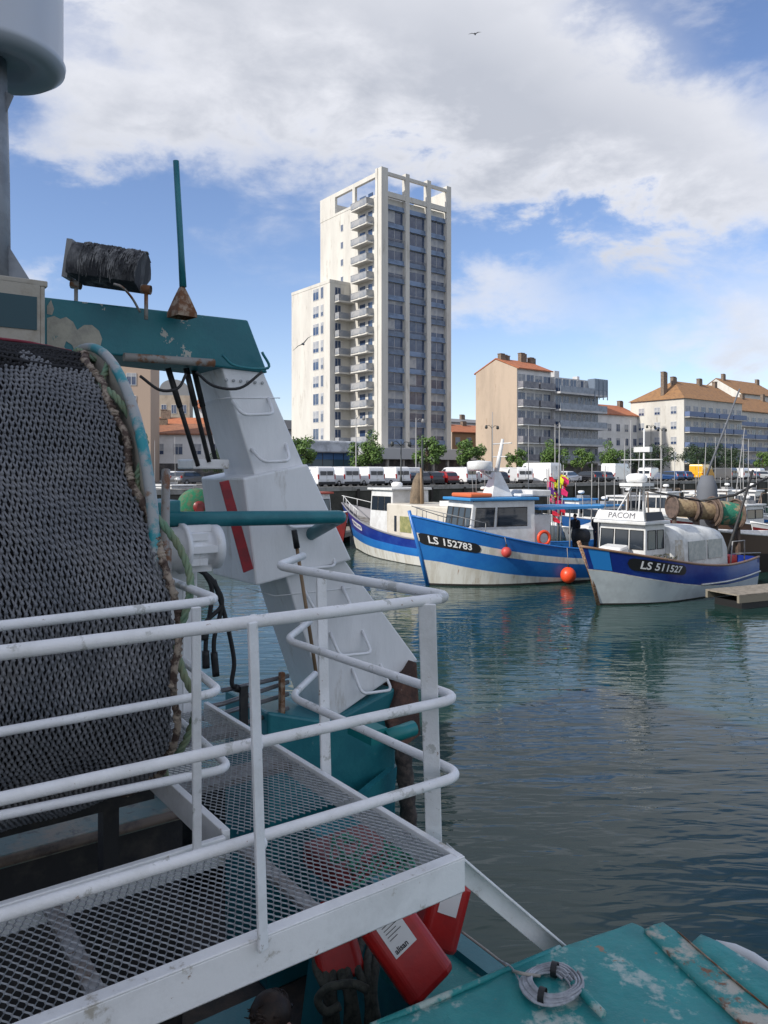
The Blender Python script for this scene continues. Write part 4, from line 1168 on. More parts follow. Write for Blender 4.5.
put(T1, 368, 17.6, 1.32, 'round green street tree in front of the tower, left of the dark lamp post', True)
put(T2, 304, 17.6, 1.42, 'thin street tree against the low shop building at the left', True)
put(T2, 427, 17.6, 1.55, 'loose olive green street tree in front of the tower arcade, right of the lamp post')
put(T2, 470, 17.6, 1.5, 'street tree behind the white radar mast')
put(T2, 517, 17.6, 1.2, 'small bright street tree below the tan end wall')
put(T1, 553, 17.6, 1.28, 'round street tree above the pink and yellow marker flags')
put(T2, 582, 17.6, 1.3, 'low street tree right of the round tree above the flags')
put(T1, 612, 17.6, 1.3, 'broad street tree above the large white box van')
put(T3, 637, 17.6, 1.15, 'dark tree left of the dark crossed lamp mast', True)
put(T3, 660, 17.6, 1.25, 'dark tree behind the crossed lamp mast')
put(T3, 697, 18.5, 1.3, 'dark tree in front of the cream block, first of the dark trio')
put(T3, 715, 18.5, 1.35, 'dark tree in front of the cream block, middle of the dark trio')
put(T3, 735, 18.5, 1.2, 'dark tree in front of the cream block, last of the dark trio')
put(T2, 763, 17.6, 1.4, 'street tree at the right edge of the quay')
put(T3, 218, 22, .8, 'tree beside the houses, seen right of the gantry struts')

# ------------------------------------------------------------------ lamp posts and masts ashore
lampd = mat('lamp_dark', (.03,.035,.035), .5); lampg = mat('lamp_grey', (.35,.36,.37), .5)
def lamp(px, row, ytop, label, dark_=True, double=True):
    l = Q(qat(px,row), row, .004)
    h = (HOR-ytop)*l.y/FOC + 1.6
    t = thing('street_lamp', label, 'street lamp', l, QA, 'street lamps on the quay')
    mt = lampd if dark_ else lampg
    m = MB(); m.tube([(0,0,0),(0,0,.9),(0,0,1.0),(0,0,h)], [.13,.12,.075,.05], 10); m.build('pole', mt, t)
    m = MB()
    for sg in ((-1,1) if double else (1,)):
        m.tube(spline([(0,0,h-.5),(sg*.5,0,h-.1),(sg*1.1,0,h-.15)]), .035, 6)
    m.build('arm', mt, t)
    for sg in ((-1,1) if double else (1,)):
        m = MB(); m.lathe([(.05,.15),(.16,.05),(.20,-.25),(.10,-.35),(.001,-.36)], (sg*1.1,0,h-.2), n=10); m.build('lantern', mt, t)
    return t
lamp(401, 1.0, 441, 'dark quay lamp post with paired lanterns, in front of the white vans')
lamp(492, 15, 425, 'twin armed lamp post against the tan end wall')
lamp(555, 14, 424, 'slim grey lamp post in front of the balconied block', False, False)
lamp(651, 12, 425, 'dark lamp post with crossed arms right of the orange roofed house')
lamp(356, 14, 415, 'slim grey lamp post in front of the lower wing of the tower', False, False)
lamp(416, 14, 418, 'slim grey lamp post in front of the tower glass columns', False, False)
lamp(662, 12, 428, 'dark lamp post standing just right of the crossed arm lamp')

# ------------------------------------------------------------------ boats (x towards the bow, z=0 the waterline)
def hullfn(L, B, hb, hm, rake=.9, flare=.5, full=.5, tr_=.8):
    def sheer(s): return hm + (hb-hm)*max(0,(s-.25)/.75)**1.9 + .10*max(0,(.25-s)/.25)**2
    def pos(s, t, side, off=0):
        f = (1-max(0,(s-full)/(1-full))**2.3)*(tr_+(1-tr_)*min(1,s/.35))
        k = (1-flare*max(0,s)**3*(1-t)) if t >= 0 else (1-flare*s**3)*(1+t*.9)
        z = sheer(s)*t if t >= 0 else t*1.0
        hbm = B/2*f*k*(.93+.07*min(1,max(0,t)*2)) + .03*(s>.999)
        return Vector((s*L + rake*max(t,-.3)*s**5, side*(hbm+off), z))
    return sheer, pos
def boat_hull(t, L, B, hb, hm, bands, mats, rake=.9, flare=.5, full=.5, cap=None, deckm=None, drop=.55, wedge=None):
    sheer, pos = hullfn(L, B, hb, hm, rake, flare, full)
    m = MB(); ns = 36
    ss = [i/ns for i in range(ns+1)]
    ts = [b_[0] if isinstance(b_[0], tuple) else (b_[0], b_[0]) for b_ in bands]    # height fractions (at the bow, amidships)
    tv_ = lambda T, s_: T[1]+(T[0]-T[1])*max(0,min(1,(s_-.35)/.6))**1.3
    for side in (-1,1):
        for j in range(len(ts)-1):
            sub = max(1, int((ts[j+1][0]-ts[j][0])/.12))
            for q in range(sub):
                for i in range(ns):
                    tq = lambda s_, w: tv_(ts[j],s_)+(tv_(ts[j+1],s_)-tv_(ts[j],s_))*w/sub
                    P = [pos(ss[i],tq(ss[i],q),side), pos(ss[i+1],tq(ss[i+1],q),side), pos(ss[i+1],tq(ss[i+1],q+1),side), pos(ss[i],tq(ss[i],q+1),side)]
                    if side > 0: P.reverse()
                    m.poly(P, bands[j][1], False)
    for j in range(len(ts)-1):
        m.poly([pos(0,ts[j][1],-1), pos(0,ts[j+1][1],-1), pos(0,ts[j+1][1],1), pos(0,ts[j][1],1)], bands[j][1])
    me = m.build('hull', mats, t)
    # merge doubles for smooth shading
    import bmesh
    bm = bmesh.new(); bm.from_mesh(me.data); bmesh.ops.remove_doubles(bm, verts=bm.verts, dist=.002)
    for f in bm.faces: f.smooth = True
    for e_ in bm.edges:
        if e_.is_manifold and e_.calc_face_angle(0) > .6: e_.smooth = False
    bm.to_mesh(me.data); bm.free()
    m = MB()
    for i in range(ns):
        a, c = ss[i], ss[i+1]
        tt = lambda s_: max(.15, 1-drop/sheer(s_))
        m.poly([pos(a,tt(a),-1,-.05), pos(c,tt(c),-1,-.05), pos(c,tt(c),1,-.05), pos(a,tt(a),1,-.05)])
    m.build('deck', deckm or mat('boat_deck', (.25,.25,.24), .8, c2=(.15,.13,.11), sc=3), t)
    m = MB()
    for side in (-1,1):
        m.tube([pos(s_,1,side)+Vector((0,-side*.02,.0)) for s_ in ss], .05, 6)
        for i in range(ns):
            a, c = ss[i], ss[i+1]
            P = [pos(a,1,side,-.06), pos(c,1,side,-.06), pos(c,.7,side,-.06), pos(a,.7,side,-.06)]
            if side < 0: P.reverse()
            m.poly(P)
    m.build('gunwale', cap or white, t)
    return sheer, pos, me
def cabin(t, x0, x1, w0, w1, z0, z1, mt, wins=3, winz=(.45,.85), roofm=None, front=True, slope=.0, name='wheelhouse', frontwins=3, over=.15, sidewx=None, frm=None):
    # x1 is the forward end
    m = MB(); k = slope
    m.hexa([(x0,-w0/2,z0),(x1,-w0/2,z0),(x1,w0/2,z0),(x0,w0/2,z0),(x0,-w1/2,z1),(x1-k,-w1/2,z1),(x1-k,w1/2,z1),(x0,w1/2,z1)])
    wh = m.build(name, mt, t, bevel=.04)
    H = z1-z0; za, zb = z0+H*winz[0], z0+H*winz[1]
    fm = frm or mt
    def quadwin(P, nm='window'):
        P = [Vector(p) for p in P]; n = (P[1]-P[0]).cross(P[2]-P[0]).normalized()
        cen = sum(P, Vector())/4
        if n.dot(cen-Vector(((x0+x1)/2,0,(z0+z1)/2))) < 0: n = -n
        m = MB(); m.tube([p+n*.012 for p in P], .022, 4, closed=True); f = m.build(nm, black, wh)
        m = MB(); m.prism([p+n*.012 for p in P], -n*.02); m.build('pane', glass, f)
    for side in (-1,1):
        L_ = x1-x0-.25
        xs = sidewx or [(x0+.12+L_*i/wins+.04, x0+.12+L_*(i+1)/wins-.04) for i in range(wins)]
        for (xa, xb) in xs:
            f = lambda x, z: (x - (k*(z-z0)/H*max(0,(x-x0)/(x1-x0))), side*(w0/2+(w1-w0)/2*(z-z0)/H), z)
            quadwin([f(xa,za), f(xb,za), f(xb,zb), f(xa,zb)])
    if front:
        for i in range(frontwins):
            ya = -.5+(i+.06)/frontwins; yb = -.5+(i+.94)/frontwins
            g = lambda y, z: (x1-k*(z-z0)/H, y*(w0+(w1-w0)*(z-z0)/H)*.96, z)
            quadwin([g(ya,za), g(yb,za), g(yb,zb), g(ya,zb)])
    m = MB(); m.box(x0-over, x1-k+over*1.6, -w1/2-over, w1/2+over, z1+.003, z1+.13); m.build('roof', roofm or mt, wh, bevel=.03)
    return wh
def mast(t, x, y, z0, h, r=.05, name='mast', lean=(0,0), stays=None, mt=None):
    m = MB(); m.tube([(x,y,z0),(x+lean[0],y+lean[1],z0+h)], [r,r*.6], 8); o = m.build(name, mt or lampg, t)
    if stays:
        for s_ in stays:
            q = MB(); q.tube([s_,(x+lean[0]*.95,y+lean[1]*.95,z0+h*.95)], .012, 4); q.build('stay', black, o)
    return o
def radar(t, x, y, z, s=1.):
    m = MB(); m.lathe([(.001,0),(.26*s,.02),(.30*s,.08),(.30*s,.2*s),(.2*s,.27*s),(.001,.29*s)], (x,y,z), n=18); return m.build('radar_dome', white, t)
blueh = mat('blue_hull', (.015,.13,.42), .35, c2=(.02,.16,.46), sc=1, c3=(.10,.16,.28), sc3=6, lo3=.68, hi3=.8, bump=.004, bsc=3)
navyh = mat('navy_hull', (.008,.026,.20), .3, c2=(.016,.05,.25), sc=1, bump=.004, bsc=3)
whiteh = mat('white_hull', (.62,.62,.58), .45, c2=(.50,.48,.42), sc=1.5, c3=(.26,.13,.06), sc3=4, lo3=.62, hi3=.70, stretch=(2.2,1,.30), bump=.004, bsc=3)
greyh = mat('pale_grey_hull', (.50,.55,.57), .35, c2=(.42,.46,.48), sc=1, bump=.003, bsc=3)
antif = mat('antifouling', (.03,.025,.022), .7)
redh = mat('red_hull', (.20,.02,.02), .4, c2=(.14,.02,.02), sc=2)
boatw = mat('boat_white', (.66,.67,.67), .35, c2=(.56,.56,.55), sc=2, c3=(.30,.2,.13), sc3=9, lo3=.7, hi3=.78)
orange = mat('orange_plastic', (.75,.07,.02), .4)
blueR = mat('light_blue_roof', (.03,.22,.50), .45)
def at(px, py, z=0):
    p = PZ(px, py, z) if z != 5 else None; return p
def boat(name, label, bow_px, heading, L, cat='fishing boat', grp=None):
    # bow_px: the picture point where the stem meets the water; heading: direction the bow points
    p = PZ(*bow_px, 0); d = Vector(heading).normalized(); o = p - d*L
    return thing(name, label, cat, (o.x,o.y,0), math.atan2(d.y,d.x), grp)
def lettering(t, pos, s0, t0, side, txt, size, L, hm, mt, plate_=None, pw=0, ph=0, shear=0., bold=.0, xs=1.):
    # text laid on the hull; readable from outside. side +1 = port (y>0): forward end is on the left
    def f(x, y, off):
        s = s0 - x/L*side if side > 0 else s0 + x/L
        e = .01
        for _ in range(2):
            tt = t0 + y/hm
        return pos(s, tt, side, off)
    if plate_:
        m = MB(); n = 40
        out = []
        for i in range(n+1):
            x = -pw/2+pw*i/n
            e = min(1, math.sqrt(max(0,1-max(0,(abs(x)-(pw/2-ph/2))/(ph/2))**2)))
            out.append((x,e*ph/2))
        for i in range(n):
            (xa,ea),(xb,eb) = out[i], out[i+1]
            m.poly([f(xa,-ea,.02), f(xb,-eb,.02), f(xb,eb,.02), f(xa,ea,.02)])
        pl = m.build('name_plate', plate_, t); t = pl
    m = MB(); add_text(m, txt, size, lambda x, y: f(x*xs, y, .032), shear=shear, bold=bold)
    m.build('lettering', mt, t)

# ---- blue and white boat LS 152783 (bow to the left, port side to us)
b1 = boat('fishing_boat', 'blue and white fishing boat marked LS 152783 with a light blue roof', (428,585), (-.925,-.38,0), 11.0, 'fishing boat')
sheer, pos, hl = boat_hull(b1, 11.0, 3.9, 3.05, 1.42, [(-.6,3),(0.0,3),((.03,.06),1),((.37,.12),0),((.64,.54),1),((.76,.72),0),(1.0,0)], [blueh, whiteh, blueh, antif], rake=.85, cap=blueh, full=.68, flare=.38)
letw = mat('letter_white', (.75,.75,.75), .5)
lettering(b1, pos, .91, .685, 1, 'LS 152783', .40, 11.0, 2.6, letw, black, 1.95, .44, bold=.008, xs=.80)
m = MB(); m.tube([(11.0,0,-.1),(11.35,0,1.3),(11.9,0,3.25)], [.09,.10,.08], 8); m.build('stem_post', blueh, b1)
cb = cabin(b1, 6.3, 9.7, 2.45, 2.3, 1.75, 3.66, boatw, wins=4, winz=(.42,.84), roofm=blueR, slope=.30, sidewx=[(6.75,8.35),(8.5,9.5)], frontwins=4)
m = MB(); m.box(2.6,6.1,-1.2,1.2,3.22,3.34); m.build('canopy', blueR, b1)
for x in (2.8,4.4):
    for y in (-1.1,1.1):
        m = MB(); m.tube([(x,y,1.0),(x,y,3.22)], .03, 6); m.build('canopy_post', lampg, b1)
m = MB(); m.hexa([(7.0,-.5,3.8),(8.1,-.5,3.8),(8.1,.5,3.8),(7.0,.5,3.8),(7.45,-.17,4.9),(7.75,-.17,4.9),(7.75,.17,4.9),(7.45,.17,4.9)])
mm = m.build('radar_mast', boatw, b1, bevel=.03)
m = MB(); m.tube([(7.6,0,4.8),(7.25,0,6.4)], [.12,.07], 8); m.tube([(7.27,-.8,6.2),(7.27,.8,6.2)], .03, 6); m.tube([(7.4,-.6,5.6),(7.4,.6,5.6)], .025, 6); m.build('mast', boatw, b1)
m = MB(); m.lathe([(.001,0),(.5,.02),(.56,.1),(.56,.38),(.5,.44),(.001,.48)], (8.5,.1,4.95), n=24); m.tube([(8.5,.1,5.0),(7.8,0,4.6)], .05, 6); m.build('radar_dome', boatw, mm)
m = MB(); m.box(5.4,6.4,-.9,1.1,3.82,4.1); m.box(6.0,7.0,.5,1.1,3.82,3.95); m.build('life_raft', boatw, b1, bevel=.04)
m = MB(); m.box(8.3,9.4,-.9,.9,3.80,3.98); m.build('roof_raft', mat('orange_cover', (.60,.13,.04), .6), b1, bevel=.06)
mast(b1, 4.4, .3, 3.8, 3.4, .03); mast(b1, 7.2,-1.0,4.1,3.6,.025, 'whip_aerial'); mast(b1, 5.3,-.9,4.1,3.0,.02,'whip_aerial')
m = MB(); m.tube([(.29*math.cos(q*math.pi/9)+5.95, 1.35, 1.98+.29*math.sin(q*math.pi/9)) for q in range(18)], .075, 8, closed=True); m.build('lifebuoy', orange, b1)
m = MB(); m.lathe([(.001,-.3),(.35,-.3),(.35,.3),(.001,.3)], (3.2,.3,1.9),(1,0,0),14); m.box(2.9,3.5,.1,.5,1.2,1.7); m.build('pot_hauler', dark, b1)
m = MB(); m.box(5.3,6.2,-.4,.9,1.2,3.0); m.box(5.2,5.7,-1.3,-.3,1.2,2.7); m.build('deck_locker', boatw, b1, bevel=.03)
# bow rail and clutter
m = MB(); prs = [pos(s_,1,sd,-.1)+Vector((0,0,.42)) for sd, rng_ in ((1,(.80,.86,.92,.97,.995)),(-1,(.995,.97,.92,.86,.80))) for s_ in rng_]
m.tube(prs, .02, 6)
for s_ in (.80,.86,.92,.97):
    for sd in (-1,1): p = pos(s_,1,sd,-.1); m.tube([p, p+Vector((0,0,.42))], .016, 6)
m.build('bow_rail', lampg, b1)
def buoy(label, loc, r, mt=orange, line=None, name='fender_buoy'):
    t = thing(name, label, 'buoy', loc, world=True)
    m = MB(); m.ball(Vector(loc)+Z*r, r, 18, sz=1.05); m.build('ball', mt, t)
    m = MB(); m.lathe([(.05,0),(.04,.12)], Vector(loc)+Z*(2*r), n=8); m.build('eye', rubber, t)
    if line: m = MB(); m.tube([Vector(loc)+Z*(2*r+.1), line], .012, 5); m.build('line', mat('pale_line', (.4,.38,.34), .8), t)
    return t
from mathutils import Euler
def bw(b_, p): return Matrix.Translation(b_.location) @ Euler(b_.rotation_euler).to_matrix().to_4x4() @ Vector(p)
q = pos(.47,.03,1,.30); buoy('large orange buoy hanging at the waterline of the blue boat', bw(b1,q), .34, line=bw(b1,pos(.47,1,1,.05)))
q = pos(.74,.60,1,.17); buoy('small red buoy hung high on the side of the blue boat', bw(b1,q), .22, mat('red_buoy', (.5,.06,.05), .5), line=bw(b1,pos(.74,1,1,.05)))
m = MB(); q = bw(b1,pos(.12,.25,1,.16)); m.lathe([(.001,0),(.11,.06),(.14,.2),(.14,.75),(.1,.88),(.03,1.0),(.001,1.02)], q, n=14)
tag(m.build('fender', mat('pale_blue_fender', (.45,.6,.65), .4), recenter=True), 'pale blue long fender by the stern of the blue boat', 'fender')

# ---- white and navy boat LS 611527
b2 = boat('fishing_boat', 'white and navy fishing boat marked LS 611527 with a canvas shelter', (599,605), (-.784,-.62,0), 9.5, 'fishing boat')
sheer, pos, hl = boat_hull(b2, 9.5, 3.4, 2.25, 1.15, [(-.6,3),(0.0,3),(.03,1),((.60,.30),2),((.62,.33),0),(1.0,0)], [navyh, greyh, whiteh, antif], rake=1.15, cap=mat('varnished_rail', (.22,.13,.08), .5), full=.66, flare=.36)
lettering(b2, pos, .78, .80, 1, 'LS 511527', .40, 9.5, 1.8, letw, black, 2.25, .44, shear=.25, bold=.008, xs=.95)
m = MB(); m.tube([(9.5,0,-.1),(9.95,0,1.1),(10.7,0,2.42)], [.07,.08,.07], 8); m.build('stem_post', rust, b2)
m = MB(); ll = [pos(s_,.34+.16*(1-s_),1,.03) for s_ in [i/12*.55 for i in range(13)]]; m.tube(ll, .035, 6); m.build('rubbing_strake', whiteh, b2)
m = MB(); m.poly([pos(.94,.63,1,.012), pos(.94,1,1,.012), pos(.985,1,1,.012), pos(.985,.63,1,.012)][::-1]); m.build('light_blue_bow_patch', mat('bow_blue', (.02,.2,.55), .4), b2)
c2_ = cabin(b2, 6.75, 8.15, 2.1, 2.0, 1.35, 2.95, boatw, wins=2, winz=(.42,.86), slope=.10, frontwins=3, sidewx=[(6.9,7.35),(7.45,8.0)])
# name board across the front of the roof, black board along the side
m = MB(); m.hexa([(8.22,-1.1,3.10),(8.28,-1.1,3.10),(8.28,1.1,3.10),(8.22,1.1,3.10),(8.12,-1.0,3.45),(8.18,-1.0,3.45),(8.18,1.0,3.45),(8.12,1.0,3.45)])
nb = m.build('name_board', boatw, c2_)
m = MB(); add_text(m, 'PACOM', .30, lambda x, y: Vector((8.245-y*.29, x*1.15+.1, 3.275+y))); m.build('lettering', mat('grey_lettering', (.12,.12,.14), .5), nb)
m = MB(); m.hexa([(7.0,1.10,3.10),(8.2,1.10,3.10),(8.2,1.15,3.1),(7.0,1.15,3.1),(7.05,1.0,3.42),(8.1,1.0,3.42),(8.1,1.05,3.42),(7.05,1.05,3.42)]); m.build('black_board', black, c2_)
canvas = mat('canvas', (.66,.67,.66), .65, c2=(.50,.51,.50), sc=2, bump=.02, bsc=3)
m = MB(); xs = [2.5,2.7,3.6,4.7,5.8,6.75]; 
def ring_(x, s_): 
    hh = 2.75*s_; w = 1.25
    return [(x,w*(1 if math.cos(math.pi*j/12)>0 else -1)*abs(math.cos(math.pi*j/12))**.6, 1.0+ (hh-1.0)*math.sin(math.pi*j/12)**.36) for j in range(13)]
rg = [ring_(x, s_) for x, s_ in zip(xs, (.82,.95,1.0,1.02,1.04,1.05))]
ids = [[m.v(p) for p in r_] for r_ in rg]
for i in range(len(ids)-1):
    for j in range(12): m.face([ids[i][j],ids[i+1][j],ids[i+1][j+1],ids[i][j+1]],0,True)
m.face(ids[0]); m.face(ids[-1][::-1])
cv = m.build('canvas_shelter', canvas, b2)
for (xa,xb) in ((2.95,4.05),(4.25,5.5)):
    m = MB(); m.prism([(xa,1.255,1.45),(xb,1.255,1.45),(xb,1.215,2.2),(xa,1.215,2.2)], (0,.03,0)); m.build('canvas_window', mat('plastic_window', (.22,.25,.26), .25, c2=(.32,.34,.34), sc=5), cv)
m = MB()
for k in range(9): m.tube([(5.95+.05*k,1.28,1.15),(5.92+.06*k,1.25,1.7+.1*math.sin(k)),(5.95+.045*k,1.2,2.3)], .06, 6)
m.build('rolled_canvas', mat('rolled', (.42,.38,.31), .8, c2=(.55,.55,.52), sc=5), cv)
mb = MB(); mb.tube([(6.95,.2,3.0),(6.9,.2,6.6)], [.05,.03], 8); mb.tube([(7.9,.6,3.0),(7.3,.3,4.6)], .03, 6); mb.tube([(7.9,-.6,3.0),(7.3,.1,4.6)], .03, 6); mb.tube([(6.92,-.8,5.4),(6.92,1.0,5.4)], .025, 6); mb.tube([(7.0,-.8,4.3),(7.0,.9,4.3)], .025, 6)
mm = mb.build('mast', boatw, b2); radar(mm, 7.4,.2,4.5,1.3); 
m = MB(); m.box(7.0,7.8,-.3,.7,4.38,4.5); m.box(6.8,7.0,-.2,.5,5.7,5.9); m.build('mast_platform', boatw, mm)
mast(b2, 6.6,-.6,2.8,4.2,.025,'whip_aerial'); mast(b2, 8.0,-.8,3.0,2.2,.02,'whip_aerial')
m = MB()   # pale tarpaulin on the foredeck, green gear
m.prism([(8.3,.5,1.3),(9.2,.5,1.4),(8.9,.5,2.1),(8.3,.5,2.2)], (0,-1.0,0)); m.build('foredeck_locker', boatw, b2, bevel=.1)
m = MB()
for k in range(30):
    c = Vector((5.8+2.4*rnd.random(), 1.15+.1*rnd.random(), 1.6+.15*rnd.random())); m.tube(spline([c+Vector((rnd.uniform(-.3,.3),rnd.uniform(-.08,.08),rnd.uniform(-.1,.1))) for _ in range(4)],3), .02, 4)
m.build('rope_tangle', mat('olive_rope', (.10,.11,.07), .9, c2=(.25,.22,.16), sc=6), b2)
m = MB(); m.tube([(2.2,1.2,.9),(2.0,1.2,2.0),(1.0,1.2,2.0),(1.0,1.2,.9)], .03, 6); m.tube([(2.0,1.2,1.5),(-.2,1.3,1.4)], .025, 6); m.build('stern_rail', lampg, b2)
m = MB(); m.box(1.4,2.1,.4,1.1,.8,1.4); m.build('orange_bin', mat('red_bin', (.45,.03,.03), .5), b2, bevel=.04)

# ---- long blue and white boat behind
b3 = boat('fishing_boat', 'white and two tone blue trawler lying bow away behind the blue boat', (357,549), (-.55,.84,0), 12.5, 'fishing boat')
sheer, pos, hl = boat_hull(b3, 12.5, 4.0, 2.85, 1.38, [(-.6,3),(0,3),(.02,2),((.30,.36),1),((.55,.66),0),(1.0,0)], [navyh, blueh, whiteh, antif], rake=1.9, cap=mat('grey_cap', (.2,.2,.22), .5))
lettering(b3, pos, .78, .80, 1, 'MARJOLAINE', .26, 12.5, 2.4, navyh, boatw, 1.7, .40)
cabin(b3, 6.6, 9.0, 2.6, 2.5, 1.3, 3.85, boatw, wins=3, winz=(.55,.86), slope=.2)
m = MB(); m.box(.6,6.6,-1.65,1.65,1.0,3.15); bh = m.build('deckhouse', mat('deckhouse_cream', (.58,.54,.47), .6, c2=(.48,.44,.37), sc=1), b3, bevel=.06)
for (xa,xb,mt_) in ((4.2,5.25,mat('yellow_glass', (.22,.23,.10), .2, c2=(.35,.33,.15), sc=3)),(5.6,5.8,glass)):
    m = MB(); m.box(xa,xb,1.63,1.68,1.65,2.5); m.build('window', mt_, bh); m = MB(); m.box(xa,xb,-1.68,-1.63,1.65,2.5); m.build('window', mt_, bh)
m = MB(); m.box(1.0,2.6,-1.0,1.0,3.15,3.4); m.build('roof_hatch', boatw, b3)
mast(b3, 5.5,.0,3.1,3.6,.08, mt=lampd); mast(b3, 4.7,.6,3.1,2.0,.09, 'derrick', (.1,0), mt=wood)
m = MB(); m.tube([(5.3,.5,3.1),(5.35,.45,3.7),(5.4,.35,4.4),(5.5,.2,4.8)], [.42,.40,.30,.14], 9); m.build('canvas_cover', mat('brown_canvas', (.20,.15,.10), .85, c2=(.13,.1,.07), sc=3, bump=.03), b3, bevel=.05)
radar(b3, 8.0,0,4.0,1.1)
m = MB(); prs = [pos(s_,1,sd,-.1)+Vector((0,0,.5)) for sd, rng_ in ((1,(.76,.82,.88,.94,.995)),(-1,(.995,.94,.88,.82,.76))) for s_ in rng_]
m.tube(prs, .022, 6)
for s_ in (.76,.82,.88,.94,.99):
    for sd in (-1,1): p = pos(s_,1,sd,-.1); m.tube([p, p+Vector((0,0,.5))], .02, 6)
m.build('bow_rail', boatw, b3)

# ---- smaller craft filling the basin behind
def small(label, bow, head, L, hullm, cabm, hb=1.8, hm=1.1, B=2.8, ch=2.4, cx=(.45,.72), masts=((.4,4.5),), stripe=None, extra=None, roofm=None, name='small_boat'):
    t = boat(name, label, bow, head, L, 'fishing boat', 'moored boats in the inner basin')
    boat_hull(t, L, B, hb, hm, [(-.5,1),(0,1),(.06,0),(.72,2),(.86,0),(1,0)], [hullm, antif, stripe or hullm], rake=.6)
    c = cabin(t, L*cx[0], L*cx[1], B*.66, B*.60, hm*.75, hm*.75+ch, cabm, wins=2, winz=(.5,.85), roofm=roofm, slope=.2, frontwins=2)
    for k, (fx, h) in enumerate(masts):
        mast(t, L*fx, .0, hm*.75+(ch if cx[0] < fx < cx[1] else 0), h*.72, .035, lean=(rnd.uniform(-.25,.25),0))
    radar(c, L*(cx[0]+cx[1])/2, .3, hm*.75+ch+.5, .8)
    m = MB(); x = L*(cx[0]+cx[1])/2; z = hm*.75+ch
    m.tube([(x,.3,z),(x,.3,z+.55)], .04, 6); m.tube([(x-.3,-.5,z),(x-.3,-.5,z+1.3)], .02, 5); m.box(x-.8,x-.4,-.5,.5,z+.13,z+.35)
    m.build('aerial_rack', lampg, c)
    m = MB()
    for k in range(7):
        xx = L*rnd.uniform(.06,cx[0]-.04); yy = rnd.uniform(-.8,.8); s_ = rnd.uniform(.25,.5)
        m.box(xx,xx+s_*1.4,yy,yy+s_,hm*.5,hm*.6+s_*1.6)
    m.build('deck_gear', mat('gear_'+rnd.choice('abc'), rnd.choice(((.10,.09,.08),(.25,.2,.14),(.05,.12,.2))), .8, c2=rnd.choice(((.3,.3,.28),(.12,.1,.08))), sc=3), t)
    if extra: extra(t, L, hm)
    return t
def arch(t, L, hm):
    m = MB(); x = L*.12
    m.tube([(x,-1,hm*.6),(x,-.9,3.3),(x,.9,3.3),(x,1,hm*.6)], .06, 6); m.tube([(x,-.9,3.3),(L*.3,-.6,1.5)], .04, 6); m.build('stern_arch', mat('arch_brown', (.16,.12,.09), .7), t)
def greennet(t, L, hm):
    m = MB(); m.lathe([(.3,-1.0),(.95,-.95),(1.05,0),(.95,.95),(.3,1.0)], (L*.28,0,2.9),(0,1,0),20); m.build('green_net', mat('green_net', (.012,.16,.08), .9, c2=(.10,.12,.07), sc=4, bump=.05, bsc=15), t)
    m = MB(); m.lathe([(.001,-1.1),(.34,-1.1),(.34,1.1),(.001,1.1)], (L*.28,0,2.9),(0,1,0),20); m.build('reel_core', redh, t)
    for y in (-1.15,1.05):
        m = MB(); m.prism([(L*.28-.6,y,1.4),(L*.28+.6,y,1.4),(L*.28+.1,y,3.1),(L*.28-.1,y,3.1)], (0,.1,0)); m.build('reel_stand', redh, t)
redR = mat('red_roof', (.40,.07,.04), .5)
small('red hulled boat with a white wheelhouse half hidden by the gantry leg', (342,549), (.62,-.55,0), 10, redh, boatw, hb=2.4, hm=1.5, B=3.6, ch=2.3, cx=(.5,.8), roofm=redR, masts=((.62,2.5),))
small('white boat carrying a green net on a red reel, seen between the gantry struts', (33,563), (-.916,-.4,0), 12, boatw, boatw, hb=2.5, hm=1.9, B=3.8, ch=2.2, cx=(.6,.85), masts=((.1,7),(.5,6)), extra=greennet)
small('dark boat with a tall mast behind the white net boat at the left', (205,530), (.6,-.6,0), 12, navyh, boatw, hb=2.4, hm=1.6, B=3.6, masts=((.3,9),(.6,6)))
small('white boat with an orange roof and radar arch behind the blue boat', (455,540), (-.5,-.7,0), 9, boatw, boatw, ch=2.2, masts=((.5,3.0),(.7,2.2)), roofm=mat('orange_roof', (.6,.18,.06), .5), extra=arch)
small('white boat with a blue canopy roof left of the marker flags', (548,538), (-.7,-.5,0), 8, boatw, boatw, ch=1.9, masts=((.3,5),), roofm=blueR)
small('blue topped boat moored between the two lettered boats', (566,540), (-.75,-.5,0), 9, blueh, boatw, ch=1.5, masts=((.2,6.5),(.8,3)), roofm=blueR, extra=arch)
small('white boat with pale cabin behind the white and navy boat', (597,534), (-.7,-.55,0), 9, boatw, boatw, ch=2.0, masts=((.2,5),(.5,6)), extra=arch)
small('white boat with crowded mast behind the wheelhouse of the white and navy boat', (640,535), (-.6,-.7,0), 11, greyh, boatw, ch=2.3, masts=((.35,8.5),(.6,5)), extra=arch)
small('navy boat low in the water left of the crossed lamp', (618,527), (-.75,-.55,0), 9, navyh, boatw, ch=1.5, masts=((.3,4),(.7,3)), extra=arch)
small('red striped boat between the masts under the dark trees', (662,540), (-.7,-.6,0), 9, boatw, mat('tan_cabin', (.4,.33,.24), .6), ch=1.8, stripe=redh, masts=((.3,5),), extra=arch)
small('brown boat low behind the net reels', (712,545), (-.7,-.5,0), 9, mat('brown_paint', (.15,.08,.05), .6), boatw, ch=1.7, masts=((.2,5),(.6,4)), extra=arch)
small('dark green boat at the right edge below the silver car', (768,527), (-.7,-.6,0), 9, mat('green_hull', (.02,.09,.06), .5), boatw, ch=1.8, masts=((.3,6),), extra=arch)
small('white boat under the yellow van with a thin leaning mast', (676,528), (-.7,-.6,0), 10, boatw, boatw, ch=2.2, masts=((.3,10),(.6,4)))
